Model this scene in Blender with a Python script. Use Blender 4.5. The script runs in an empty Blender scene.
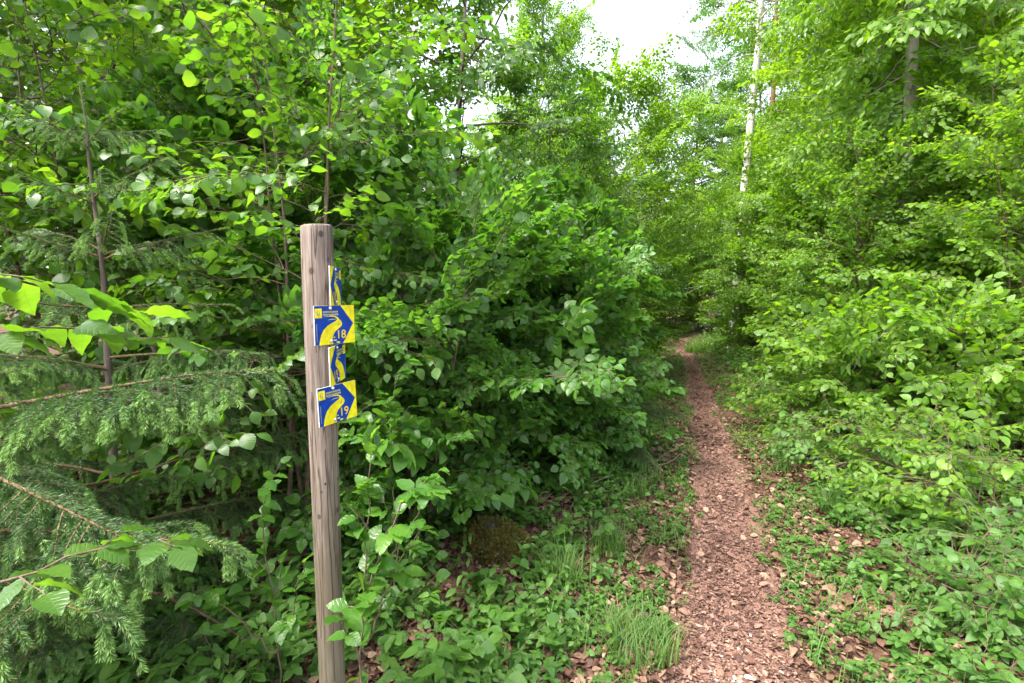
import bpy, bmesh, math
import numpy as np
from mathutils import Vector, noise as mnoise

R = math.radians
sc = bpy.context.scene
COL = sc.collection
UP = np.array([0., 0., 1.])

# ------------------------------------------------------------------ camera, render
CAM_Z, F = 1.6, 512.0
cam = bpy.data.cameras.new("camera"); cam.lens = 18; cam.sensor_width = 36
cam.clip_start = 0.02; cam.clip_end = 2000
cam_o = bpy.data.objects.new("camera", cam); COL.objects.link(cam_o)
cam_o.location = (0, 0, CAM_Z); cam_o.rotation_euler = (R(90 - 5.4), 0, 0)
sc.camera = cam_o
sc.view_settings.view_transform = 'Standard'
sc.view_settings.look = 'None'
sc.view_settings.gamma = 1
sc.view_settings.exposure = 2.45
sc.render.engine = 'CYCLES'
cy = sc.cycles
cy.max_bounces = 8; cy.diffuse_bounces = 4; cy.glossy_bounces = 2
cy.transmission_bounces = 5; cy.transparent_max_bounces = 4
cy.use_denoising = True
cy.caustics_reflective = False; cy.caustics_refractive = False
cy.sample_clamp_indirect = 8

# ------------------------------------------------------------------ light
SUN_EL, SUN_AZ = R(60), R(-120)          # azimuth measured from +Y towards +X
w = bpy.data.worlds.new("World"); sc.world = w; w.use_nodes = True
nt = w.node_tree; bg = nt.nodes["Background"]
sky = nt.nodes.new("ShaderNodeTexSky"); sky.sky_type = 'NISHITA'; sky.sun_disc = False
sky.sun_elevation = SUN_EL; sky.sun_rotation = SUN_AZ
sky.air_density = 1.0; sky.dust_density = 4.0; sky.ozone_density = 1.0
hs = nt.nodes.new("ShaderNodeHueSaturation"); hs.inputs['Saturation'].default_value = 0.45
nt.links.new(sky.outputs[0], hs.inputs['Color']); nt.links.new(hs.outputs[0], bg.inputs[0])
bg.inputs[1].default_value = 0.15
sl = bpy.data.lights.new("sun", 'SUN'); sl.energy = 1.5; sl.angle = R(10); sl.color = (1.0, .95, .85)
so = bpy.data.objects.new("sun", sl); COL.objects.link(so)
sd = Vector((math.sin(SUN_AZ) * math.cos(SUN_EL), math.cos(SUN_AZ) * math.cos(SUN_EL), math.sin(SUN_EL)))
so.rotation_euler = sd.to_track_quat('Z', 'Y').to_euler(); so.location = (10, 10, 30)

# ------------------------------------------------------------------ helpers: mesh buffer of quads
def nrm(a):
    return a / np.maximum(np.linalg.norm(a, axis=-1, keepdims=True), 1e-9)

class Buf:
    def __init__(s):
        s.v = []; s.q = []; s.m = []; s.r = []; s.uv = []; s.n = 0
    def add(s, v, q, mat=0, r=None, uv=None):
        v = np.asarray(v, float).reshape(-1, 3); q = np.asarray(q, np.int64).reshape(-1, 4)
        s.v.append(v); s.q.append(q + s.n); s.n += len(v)
        s.m.append(np.full(len(q), mat, np.int32) if np.isscalar(mat) else np.asarray(mat, np.int32))
        s.r.append(np.zeros(len(v)) if r is None else np.broadcast_to(np.asarray(r, float), (len(v),)).copy())
        s.uv.append(np.zeros((len(v), 2)) if uv is None else np.asarray(uv, float))
    def arrays(s):
        if len(s.v) > 1:
            s.v = [np.concatenate(s.v)]; s.q = [np.concatenate(s.q)]; s.m = [np.concatenate(s.m)]
            s.r = [np.concatenate(s.r)]; s.uv = [np.concatenate(s.uv)]
        return s.v[0], s.q[0], s.m[0], s.r[0], s.uv[0]
    def place(s, src, M, T, roff=None):
        """add K transformed copies of buffer src: M (K,3,3), T (K,3), roff (K,)"""
        v, q, m, r, uv = src.arrays(); K = len(T); n = len(v)
        if K == 0: return
        V = np.einsum('kij,nj->kni', M, v) + T[:, None, :]
        Q = q[None] + (np.arange(K) * n)[:, None, None]
        rr = np.broadcast_to(r[None], (K, n)).copy()
        if roff is not None: rr = np.clip(rr * .65 + roff[:, None] * .35, 0, 1)
        s.add(V.reshape(-1, 3), Q.reshape(-1, 4), 0, rr.ravel(), np.tile(uv, (K, 1)))
        s.m[-1] = np.tile(m, K)
    def mesh(s, name, mats, smooth=True):
        v, q, m, r, uv = s.arrays()
        me = bpy.data.meshes.new(name)
        me.vertices.add(len(v)); me.vertices.foreach_set("co", v.astype(np.float32).ravel())
        me.loops.add(len(q) * 4); me.polygons.add(len(q))
        me.polygons.foreach_set("loop_start", np.arange(len(q), dtype=np.int32) * 4)
        me.polygons.foreach_set("vertices", q.astype(np.int32).ravel())
        me.polygons.foreach_set("material_index", m)
        me.polygons.foreach_set("use_smooth", np.full(len(q), smooth, bool))
        a = me.attributes.new("rnd", 'FLOAT', 'POINT'); a.data.foreach_set("value", r.astype(np.float32))
        a = me.attributes.new("luv", 'FLOAT2', 'POINT'); a.data.foreach_set("vector", uv.astype(np.float32).ravel())
        for x in mats: me.materials.append(x)
        me.update(calc_edges=True); me.validate()
        return me

def tube(buf, pts, rad, sides=5, mat=0, r=0.0):
    pts = np.asarray(pts, float); k = len(pts); rad = np.broadcast_to(np.asarray(rad, float), (k,))
    T = nrm(np.gradient(pts, axis=0))
    ref = np.array([0.31, 0.17, 0.93]) if abs(T[:, 2]).mean() < .8 else np.array([0.93, .17, .31])
    N = nrm(np.cross(T, ref)); B = np.cross(T, N)
    a = np.arange(sides) / sides * 2 * np.pi
    V = pts[:, None] + rad[:, None, None] * (np.cos(a)[None, :, None] * N[:, None] + np.sin(a)[None, :, None] * B[:, None])
    i = np.arange(k - 1)[:, None] * sides; j = np.arange(sides)[None]; j2 = (j + 1) % sides
    q = np.stack([i + j, i + j2, i + sides + j2, i + sides + j], -1).reshape(-1, 4)
    L = np.concatenate([[0], np.cumsum(np.linalg.norm(np.diff(pts, axis=0), axis=1))])
    uv = np.stack([np.repeat(L, sides), np.tile(a, k)], -1)
    buf.add(V.reshape(-1, 3), q, mat, r, uv)

# leaf templates: x along the blade, y across, length 1
def tmpl(us, ws):
    v = []; uv = []
    for u, wd in zip(us, ws):
        for sgn in (-1, 0, 1):
            v.append((u, sgn * wd, 0)); uv.append((u, sgn * wd))
    q = []
    for i in range(len(us) - 1):
        b = i * 3
        q += [(b, b + 3, b + 4, b + 1), (b + 1, b + 4, b + 5, b + 2)]
    return np.array(v), np.array(q), np.array(uv)
def blade(us, wmax, pw, pet):
    us = np.array(us); wd = wmax * np.sin(np.pi * np.clip(us, 0, 1) ** pw) ** .78 * (1 - .22 * us ** 3)
    return tmpl([-pet] + list(us), [.009] + list(np.maximum(wd, .006)))
UH = [0, .025, .07, .14, .23, .33, .44, .55, .66, .76, .85, .93, 1.0]; UM = [0, .09, .28, .5, .72, .89, 1.0]
OVATE_HI = blade(UH, .36, .86, .12); ROUND_HI = blade(UH, .45, .92, .14)
OVATE_MID = blade(UM, .35, .86, .07); ROUND_MID = blade(UM, .44, .92, .08); LANCE_MID = blade(UM, .25, .8, .06)
DEAD = blade([0, .15, .5, .85, 1.0], .36, .9, .05)
def _lo(wm):
    v = np.array([(0, 0, 0), (1, 0, 0), (.35, -wm, 0), (.72, -wm * .72, 0), (.35, wm, 0), (.72, wm * .72, 0)], float)
    return v, np.array([(0, 2, 3, 1), (0, 1, 5, 4)]), v[:, :2].copy()
OVATE_LO = _lo(.33); ROUND_LO = _lo(.44)

def leaves(buf, rng, P, A, N, S, t, mat=0, fold=.16, curl=.25, wave=.03, r=None):
    """n leaves with base P, blade direction A, upward normal N, length S"""
    P = np.asarray(P, float); n = len(P)
    if n == 0: return
    A = nrm(np.asarray(A, float)); N = np.asarray(N, float)
    N = nrm(N - A * (N * A).sum(1, keepdims=True)); B = np.cross(N, A)
    v, q, uv = t; k = len(v); S = np.broadcast_to(np.asarray(S, float), (n,))
    x = v[None, :, 0]; y = v[None, :, 1] * rng.uniform(.85, 1.12, (n, 1))
    fo = rng.normal(fold, .10, (n, 1)); cu = rng.normal(curl, .18, (n, 1)); tw = rng.normal(0, .25, (n, 1))
    z = fo * abs(y) - cu * x * x + tw * x * y
    if k > 12: z = z + wave * np.sin(x * 21 + rng.uniform(0, 6, (n, 1))) * (abs(y) > .05)
    V = P[:, None] + S[:, None, None] * (x[..., None] * A[:, None] + y[..., None] * B[:, None] + z[..., None] * N[:, None])
    Q = q[None] + (np.arange(n) * k)[:, None, None]
    rr = rng.random(n) if r is None else r
    buf.add(V.reshape(-1, 3), Q.reshape(-1, 4), mat, np.repeat(rr, k), np.tile(uv, (n, 1)))

def rotz(v, a):
    c, s = math.cos(a), math.sin(a)
    return np.array([v[0] * c - v[1] * s, v[0] * s + v[1] * c, v[2]])

def spray(seed, L=.45, nside=7, leaf=.07, gap=.045, t=OVATE_MID, opp=False, droop=.15, jit=.28, hang=.25, twig_r=.0022, side=.55, sub=False):
    """a flat leafy twig along +X lying in the XY plane: mat 0 leaf, mat 1 bark"""
    rng = np.random.default_rng(seed); b = Buf()
    def axis(p0, d, l, k=6, dr=droop):
        s = np.linspace(0, 1, k)[:, None]
        side_v = np.cross(UP, d)
        zig = np.cumsum(rng.normal(0, .03, (k, 1)), 0) * l
        return p0 + d * s * l + side_v * zig + np.array([0, 0, -1]) * dr * l * s ** 2
    def leafy(ax, l, start=.1):
        T = nrm(np.gradient(ax, axis=0)); n = max(2, int(l / gap)); P = []; A = []; N = []; S = []
        for i in range(n + 1):
            f = start + (1 - start) * i / n; kf = f * (len(ax) - 1); j = min(int(kf), len(ax) - 2)
            p = ax[j] + (ax[j + 1] - ax[j]) * (kf - j); tt = T[j]
            for sg in ((1, -1) if opp else ((1 if i % 2 else -1),)):
                if rng.random() < .06: continue
                a = sg * rng.uniform(.65, 1.15) if i < n else sg * rng.uniform(0, .35)
                d = rotz(tt, a); d[2] += rng.normal(-hang, .22)
                P.append(p); A.append(d)
                N.append(UP + rng.normal(0, jit, 3)); S.append(leaf * rng.uniform(.5, 1.2) * (1.0 if f > .3 else .85))
        leaves(b, rng, P, A, N, S, t)
    main = axis(np.zeros(3), np.array([1., 0, 0]), L)
    tube(b, main, np.linspace(twig_r * 1.6, twig_r * .5, len(main)), 4, 1, .5)
    leafy(main, L, .25)
    for i in range(nside):
        f = .1 + .8 * i / max(1, nside - 1) + rng.normal(0, .03); f = min(max(f, .03), .95)
        kf = f * (len(main) - 1); j = min(int(kf), len(main) - 2); p = main[j] + (main[j + 1] - main[j]) * (kf - j)
        l = L * side * (1 - f) ** .6 * rng.uniform(.7, 1.15) + .04
        for sg in ((1, -1) if opp else ((1 if i % 2 else -1),)):
            d = rotz(np.array([1., 0, 0]), sg * rng.uniform(.6, 1.0)); d[2] += rng.normal(0.02, .14)
            ax = axis(p, nrm(d), l, 4)
            tube(b, ax, np.linspace(twig_r, twig_r * .4, len(ax)), 3, 1, .5)
            leafy(ax, l)
            if sub and l > .25:
                for s2 in (-1, 1):
                    d2 = rotz(nrm(d), s2 * rng.uniform(.5, .9)); ax2 = axis(ax[1], nrm(d2), l * .55, 3)
                    leafy(ax2, l * .55)
    return b

def spray_frames(D, rng, tilt=.3, scale=(.75, 1.2)):
    """rotation matrices that send +X to D (n,3) with +Z near up"""
    D = nrm(D); n = len(D); Z = UP + rng.normal(0, tilt, (n, 3))
    Z = nrm(Z - D * (Z * D).sum(1, keepdims=True)); Y = np.cross(Z, D)
    return np.stack([D, Y, Z], -1) * rng.uniform(*scale, n)[:, None, None]

def polyline(p0, d, L, k, rng, wob=.06, bend=(0, 0, 0)):
    d = nrm(np.asarray(d, float)); pts = [np.asarray(p0, float)]; st = L / (k - 1)
    for i in range(k - 1):
        d = nrm(d + rng.normal(0, wob, 3) + np.asarray(bend) / (k - 1)); pts.append(pts[-1] + d * st)
    return np.array(pts)

def at(pts, f):
    kf = np.clip(f, 0, 1) * (len(pts) - 1); j = min(int(kf), len(pts) - 2)
    return pts[j] + (pts[j + 1] - pts[j]) * (kf - j), nrm(pts[j + 1] - pts[j])

def woody(seed, H, Rr, sprays, nst=1, first=.2, nbr=30, gap=.28, elev=(.1, .9), r0=.03, spread=.25, tilt=.3,
          prof=None, bend=-.35, lean=0.0, ssc=(.75, 1.2), wob=.05, inner=.2, sides=8, dead=22):
    """stems and limbs in one buffer, leafy sprays (with their twigs) in another"""
    rng = np.random.default_rng(seed); st = Buf(); cr = Buf()
    prof = prof or (lambda t: (0.55 + .45 * math.sin(math.pi * min(1, t * 1.15))) * (1 - .55 * t))
    DD = []; PP = []
    for si in range(nst):
        az = si / nst * 2 * math.pi + rng.uniform(-.5, .5); sp = spread * rng.uniform(.4, 1.1) if nst > 1 else lean
        h = H * (rng.uniform(.7, 1.0) if nst > 1 else 1)
        base = np.array([math.cos(az), math.sin(az), 0]) * (.07 if nst > 1 else 0)
        sp_d = np.array([math.cos(az) * sp, math.sin(az) * sp, 1.0])
        pts = polyline(base + np.array([0, 0, -.12]), sp_d, h + .12, 14, rng, wob, (0, 0, .25))
        rr = r0 * (1 - .93 * np.linspace(0, 1, 14) ** .9)
        rr[0] *= 1.35; rr[1] *= 1.08
        tube(st, pts, rr, sides, 0, .5)
        n = max(3, int(nbr / nst))
        for i in range(n):
            t = first + (.98 - first) * (i + rng.uniform(0, .8)) / n
            p, tt = at(pts, t); a = i * 2.4 + rng.uniform(-.5, .5) + si
            tr = (t - first) / (1 - first)
            L = Rr * prof(tr) * rng.uniform(.65, 1.1); el = elev[0] + (elev[1] - elev[0]) * tr + rng.normal(0, .12)
            d = np.array([math.cos(a) * math.cos(el), math.sin(a) * math.cos(el), math.sin(el)])
            bp = polyline(p, d, L, 7, rng, .09, (0, 0, bend))
            rb = max(.0025, min(r0 * (1 - .9 * t) * .5, .006 + L * .012))
            tube(st, bp, np.linspace(rb, rb * .25, 7), 4 if r0 < .06 else 5, 0, .5)
            m = max(1, int(L * (1 - inner) / gap))
            for k in range(m):
                f = inner + (1 - inner) * (k + rng.uniform(.2, .8)) / m
                q, qt = at(bp, f); sg = 1 if k % 2 else -1
                dd = rotz(qt, sg * rng.uniform(.5, 1.1)); dd[2] += rng.normal(0, .15)
                PP.append(q); DD.append(dd)
            PP.append(bp[-1]); DD.append(bp[-1] - bp[-2])
        for i in range(int(dead / nst)):                 # dead bare twigs
            p, tt = at(pts, rng.uniform(.1, .85)); a = rng.uniform(0, 6.28); L = Rr * rng.uniform(.5, 1.15)
            bp = polyline(p, (math.cos(a), math.sin(a), rng.uniform(-.2, .7)), L, 7, rng, .16)
            tube(st, bp, np.linspace(.0035, .001, 7), 4, 0, .5)
            for k in range(2):
                q, qt = at(bp, rng.uniform(.3, .8)); tube(st, polyline(q, rotz(qt, rng.choice([-1, 1]) * .7), L * .35, 4, rng, .15), np.linspace(.002, .0008, 4), 3, 0, .5)
        PP.append(pts[-1]); DD.append(pts[-1] - pts[-2] + rng.normal(0, .01, 3))
    PP = np.array(PP); DD = np.array(DD); M = spray_frames(DD, rng, tilt, ssc)
    ch = rng.integers(0, len(sprays), len(PP)); ro = rng.random(len(PP))
    for c in range(len(sprays)):
        s_ = ch == c
        cr.place(sprays[c], M[s_], PP[s_], ro[s_])
    return st, cr

# ------------------------------------------------------------------ things and parts
def thing(name, label, cat, loc=(0, 0, 0), rz=0.0, s=1.0, group=None, tilt=(0, 0)):
    o = bpy.data.objects.new(name, None); COL.objects.link(o)
    o.location = loc; o.rotation_euler = (tilt[0], tilt[1], rz); o.scale = (s, s, s) if np.isscalar(s) else s
    o.empty_display_size = .1
    o["label"] = label; o["category"] = cat
    if group: o["group"] = group
    return o
def part(name, me, parent, label=None):
    o = bpy.data.objects.new(name, me); COL.objects.link(o)
    o.parent = parent
    if label: o["label"] = label
    return o
def flat(name, me, kind=None, label=None, cat=None, group=None):
    o = bpy.data.objects.new(name, me); COL.objects.link(o)
    if kind: o["kind"] = kind
    if label: o["label"] = label
    if cat: o["category"] = cat
    if group: o["group"] = group
    return o

# ------------------------------------------------------------------ materials
def new_mat(name):
    m = bpy.data.materials.new(name); m.use_nodes = True
    n = m.node_tree; n.nodes.clear()
    out = n.nodes.new("ShaderNodeOutputMaterial")
    return m, n, out
def N(n, t, **kw):
    x = n.nodes.new(t)
    for k, v in kw.items(): setattr(x, k, v)
    return x
def ramp(n, src, stops):
    r_ = N(n, "ShaderNodeValToRGB"); e = r_.color_ramp.elements
    while len(e) < len(stops): e.new(.5)
    for i, (p, c) in enumerate(stops): e[i].position = p; e[i].color = (*c, 1)
    n.links.new(src, r_.inputs[0]); return r_.outputs[0]
def math_(n, op, a, b=None, c=None):
    x = N(n, "ShaderNodeMath", operation=op)
    for i, y in enumerate((a, b, c)):
        if y is None: continue
        if isinstance(y, (int, float)): x.inputs[i].default_value = y
        else: n.links.new(y, x.inputs[i])
    return x.outputs[0]
def mixc(n, f, a, b, mode='MIX'):
    x = N(n, "ShaderNodeMix", data_type='RGBA', blend_type=mode)
    for sock, y in ((x.inputs['Factor'], f), (x.inputs[6], a), (x.inputs[7], b)):
        if isinstance(y, (int, float)): sock.default_value = y
        elif isinstance(y, tuple): sock.default_value = (*y, 1)
        else: n.links.new(y, sock)
    return x.outputs[2]

def leaf_mat(name, cols, trans, rough=.42, tmix=.45, veins=True, spec=.5, nveins=9.):
    m, n, out = new_mat(name)
    at_ = N(n, "ShaderNodeAttribute", attribute_name="rnd"); oi = N(n, "ShaderNodeObjectInfo")
    f = math_(n, 'ADD', math_(n, 'MULTIPLY', at_.outputs['Fac'], .8), math_(n, 'MULTIPLY', oi.outputs['Random'], .2))
    c = ramp(n, f, [(0, cols[0]), (.5, cols[1]), (1, cols[2])])
    tc = ramp(n, f, [(0, trans[0]), (.5, trans[1]), (1, trans[2])])
    pb = N(n, "ShaderNodeBsdfPrincipled")
    geo = N(n, "ShaderNodeNewGeometry")
    if veins:
        uv = N(n, "ShaderNodeAttribute", attribute_name="luv"); sx = N(n, "ShaderNodeSeparateXYZ")
        n.links.new(uv.outputs['Vector'], sx.inputs[0])
        ay = math_(n, 'ABSOLUTE', sx.outputs[1])
        ph = math_(n, 'MULTIPLY', math_(n, 'SUBTRACT', sx.outputs[0], math_(n, 'MULTIPLY', ay, .75)), nveins * 2 * math.pi)
        sv = math_(n, 'POWER', math_(n, 'MULTIPLY_ADD', math_(n, 'SINE', ph), .5, .5), 6.0)
        mid = math_(n, 'LESS_THAN', ay, .014)
        vv = math_(n, 'MAXIMUM', math_(n, 'MULTIPLY', sv, .5), mid)
        c = mixc(n, math_(n, 'MULTIPLY', vv, .2), c, (.16, .24, .07))
        tc = mixc(n, math_(n, 'MULTIPLY', vv, .25), tc, (.10, .18, .02))
        bp = N(n, "ShaderNodeBump"); bp.inputs['Strength'].default_value = .5; bp.inputs['Distance'].default_value = .002
        n.links.new(math_(n, 'MULTIPLY', vv, -1.0), bp.inputs['Height']); n.links.new(bp.outputs[0], pb.inputs['Normal'])
    sp = N(n, "ShaderNodeTexNoise"); sp.inputs['Scale'].default_value = 55; sp.inputs['Detail'].default_value = 3
    tco = N(n, "ShaderNodeTexCoord"); n.links.new(tco.outputs['Object'], sp.inputs['Vector'])
    spot = math_(n, 'MULTIPLY', ramp(n, sp.outputs[0], [(.66, (0, 0, 0)), (.74, (1, 1, 1))]), .55)
    blot = N(n, "ShaderNodeTexNoise"); blot.inputs['Scale'].default_value = 9; n.links.new(tco.outputs['Object'], blot.inputs['Vector'])
    hv = ramp(n, blot.outputs[0], [(.3, (.78, .85, .85)), (.7, (1.22, 1.14, 1.0))])
    c = mixc(n, 1.0, c, hv, 'MULTIPLY'); tc = mixc(n, 1.0, tc, hv, 'MULTIPLY')
    c = mixc(n, spot, c, (.12, .085, .03)); tc = mixc(n, spot, tc, (.16, .10, .02))
    c = mixc(n, math_(n, 'MULTIPLY', geo.outputs['Backfacing'], .35), c, (.13, .19, .075))
    n.links.new(c, pb.inputs['Base Color'])
    n.links.new(math_(n, 'MULTIPLY_ADD', geo.outputs['Backfacing'], .3, rough), pb.inputs['Roughness'])
    pb.inputs['Specular IOR Level'].default_value = spec
    tr = N(n, "ShaderNodeBsdfTranslucent"); n.links.new(tc, tr.inputs[0])
    mx = N(n, "ShaderNodeMixShader"); mx.inputs[0].default_value = tmix
    n.links.new(pb.outputs[0], mx.inputs[1]); n.links.new(tr.outputs[0], mx.inputs[2])
    n.links.new(mx.outputs[0], out.inputs[0])
    return m

BEECH = leaf_mat("beech_leaf", [(.065, .145, .012), (.10, .205, .016), (.145, .26, .022)],  # beech green, brightened to paint in the sunlight of the right side
                 [(.17, .42, .01), (.27, .54, .012), (.40, .64, .015)], spec=.42)
BEECHFAR = leaf_mat("beech_leaf_far", [(.065, .145, .012), (.10, .205, .016), (.14, .255, .022)],  # far beech crowns, with the same sunlit yellow-green put into the colour
                 [(.19, .43, .01), (.30, .57, .012), (.42, .66, .015)], veins=False, spec=.4)
DOGWOOD = leaf_mat("dogwood_leaf", [(.042, .118, .017), (.062, .165, .021), (.095, .21, .026)],
                   [(.11, .32, .018), (.17, .42, .022), (.27, .53, .03)], rough=.36, nveins=5.)
DARKFAR = leaf_mat("dark_leaf_far", [(.035, .09, .016), (.05, .125, .02), (.075, .16, .024)],  # deeper green than the far beech leaf
                   [(.08, .24, .012), (.12, .31, .015), (.18, .40, .02)], veins=False)
HAZEL = leaf_mat("hazel_leaf", [(.045, .115, .02), (.065, .155, .024), (.10, .20, .03)],
                 [(.12, .33, .012), (.19, .43, .015), (.30, .55, .02)], rough=.36, nveins=7.)
HERB = leaf_mat("herb_leaf", [(.045, .115, .02), (.065, .16, .025), (.10, .21, .03)],
                [(.10, .28, .015), (.16, .38, .02), (.25, .48, .02)], rough=.5, nveins=6.)
BIRCHLEAF = leaf_mat("birch_leaf", [(.06, .12, .02), (.085, .16, .03), (.12, .2, .04)],
                     [(.18, .36, .03), (.26, .46, .04), (.34, .52, .05)], veins=False)
GRASSM = leaf_mat("grass_blade", [(.05, .12, .02), (.08, .17, .025), (.14, .22, .05)],
                  [(.14, .32, .02), (.2, .42, .02), (.3, .48, .05)], rough=.45, veins=False, tmix=.4)
NEEDLE = leaf_mat("spruce_needle", [(.026, .075, .02), (.045, .12, .026), (.19, .35, .08)],
                  [(.06, .15, .03), (.09, .2, .03), (.25, .48, .04)], rough=.45, tmix=.22, veins=False)
MOSS = leaf_mat("moss", [(.075, .06, .015), (.12, .10, .022), (.17, .12, .04)],
                [(.08, .12, .01), (.12, .16, .01), (.16, .18, .02)], rough=.8, tmix=.25, veins=False, spec=.1)

def bark_mat(name, c1, c2, c3, scale=18, stretch=.25, rough=.85, bump=.4, bands=None):
    m, n, out = new_mat(name)
    tcn = N(n, "ShaderNodeTexCoord"); mp = N(n, "ShaderNodeMapping"); mp.inputs['Scale'].default_value = (1, 1, stretch)
    n.links.new(tcn.outputs['Object'], mp.inputs[0])
    no = N(n, "ShaderNodeTexNoise"); no.inputs['Scale'].default_value = scale; no.inputs['Detail'].default_value = 6
    no.inputs['Roughness'].default_value = .65
    n.links.new(mp.outputs[0], no.inputs['Vector'])
    c = ramp(n, no.outputs[0], [(.3, c1), (.5, c2), (.72, c3)])
    if bands:
        mp2 = N(n, "ShaderNodeMapping"); mp2.inputs['Scale'].default_value = (1, 1, 7)
        n.links.new(tcn.outputs['Object'], mp2.inputs[0])
        n2 = N(n, "ShaderNodeTexNoise"); n2.inputs['Scale'].default_value = 1.6; n2.inputs['Detail'].default_value = 4
        n.links.new(mp2.outputs[0], n2.inputs['Vector'])
        c = mixc(n, ramp(n, n2.outputs[0], [(.58, (0, 0, 0)), (.66, (1, 1, 1))]), c, bands)
    pb = N(n, "ShaderNodeBsdfPrincipled"); pb.inputs['Roughness'].default_value = rough
    n.links.new(c, pb.inputs['Base Color'])
    bp = N(n, "ShaderNodeBump"); bp.inputs['Strength'].default_value = bump; bp.inputs['Distance'].default_value = .02
    n.links.new(no.outputs[0], bp.inputs['Height']); n.links.new(bp.outputs[0], pb.inputs['Normal'])
    n.links.new(pb.outputs[0], out.inputs[0])
    return m
BARK = bark_mat("brown_bark", (.05, .035, .025), (.10, .075, .055), (.17, .14, .11))
GREYBARK = bark_mat("grey_bark", (.13, .12, .10), (.24, .22, .19), (.36, .33, .29), 9, .5)
BIRCHBARK = bark_mat("birch_bark", (.30, .28, .25), (.48, .45, .41), (.62, .59, .54), 6, 1.0, .7, .2, (.05, .045, .04))
PINEBARK = bark_mat("pine_bark", (.12, .055, .03), (.25, .12, .065), (.38, .22, .13), 12, .4)
TWIG = bark_mat("twig_bark", (.06, .04, .028), (.115, .075, .05), (.19, .13, .085), 40, .6)
SPRUCETWIG = bark_mat("spruce_twig", (.075, .042, .022), (.14, .08, .04), (.22, .135, .07), 60, .6)

def rnd_mat(name, stops, rough=.8, trans=None, noise=None):
    m, n, out = new_mat(name)
    a = N(n, "ShaderNodeAttribute", attribute_name="rnd")
    c = ramp(n, a.outputs['Fac'], stops)
    if noise:
        tcn = N(n, "ShaderNodeTexCoord"); no = N(n, "ShaderNodeTexNoise"); no.inputs['Scale'].default_value = noise; no.inputs['Detail'].default_value = 5
        n.links.new(tcn.outputs['Object'], no.inputs['Vector'])
        c = mixc(n, .55, c, ramp(n, no.outputs[0], [(.3, (.35, .33, .32)), (.7, (1.4, 1.35, 1.3))]), 'MULTIPLY')
    pb = N(n, "ShaderNodeBsdfPrincipled"); pb.inputs['Roughness'].default_value = rough; pb.inputs['Specular IOR Level'].default_value = .3
    n.links.new(c, pb.inputs['Base Color'])
    if trans:
        tr = N(n, "ShaderNodeBsdfTranslucent"); n.links.new(c, tr.inputs[0]); mx = N(n, "ShaderNodeMixShader"); mx.inputs[0].default_value = trans
        n.links.new(pb.outputs[0], mx.inputs[1]); n.links.new(tr.outputs[0], mx.inputs[2]); n.links.new(mx.outputs[0], out.inputs[0])
    else: n.links.new(pb.outputs[0], out.inputs[0])
    return m
LITTER = rnd_mat("dead_leaf", [(0, (.06, .03, .02)), (.35, (.125, .062, .042)), (.7, (.21, .118, .08)), (1, (.33, .22, .155))], .7, .15, 60)
CHIPS = rnd_mat("wood_chip", [(0, (.045, .024, .019)), (.3, (.115, .060, .044)), (.65, (.205, .115, .085)), (.93, (.29, .185, .14)), (1, (.50, .41, .34))], .8, None, 90)

def ground_mat(name, stops, scale, bump=.6):
    m, n, out = new_mat(name)
    tcn = N(n, "ShaderNodeTexCoord")
    n1 = N(n, "ShaderNodeTexNoise"); n1.inputs['Scale'].default_value = scale; n1.inputs['Detail'].default_value = 9; n1.inputs['Roughness'].default_value = .7
    vo = N(n, "ShaderNodeTexVoronoi"); vo.inputs['Scale'].default_value = scale * 2.2
    n2 = N(n, "ShaderNodeTexNoise"); n2.inputs['Scale'].default_value = 1.3; n2.inputs['Detail'].default_value = 4
    for x in (n1, vo, n2): n.links.new(tcn.outputs['Object'], x.inputs['Vector'])
    h = math_(n, 'ADD', math_(n, 'MULTIPLY', n1.outputs[0], .7), math_(n, 'MULTIPLY', vo.outputs['Distance'], .4))
    c = ramp(n, h, stops)
    c = mixc(n, .6, c, ramp(n, n2.outputs[0], [(.3, (.6, .58, .55)), (.7, (1.15, 1.1, 1.05))]), 'MULTIPLY')
    pb = N(n, "ShaderNodeBsdfPrincipled"); pb.inputs['Roughness'].default_value = .95; pb.inputs['Specular IOR Level'].default_value = .15
    n.links.new(c, pb.inputs['Base Color'])
    bp = N(n, "ShaderNodeBump"); bp.inputs['Strength'].default_value = bump; bp.inputs['Distance'].default_value = .03
    n.links.new(h, bp.inputs['Height']); n.links.new(bp.outputs[0], pb.inputs['Normal'])
    n.links.new(pb.outputs[0], out.inputs[0])
    return m
SOIL = ground_mat("forest_soil", [(.25, (.025, .016, .011)), (.5, (.07, .038, .026)), (.75, (.14, .08, .055))], 22)
TRAIL = ground_mat("trodden_earth", [(.25, (.06, .032, .025)), (.5, (.14, .078, .06)), (.78, (.23, .138, .105))], 30)

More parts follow.
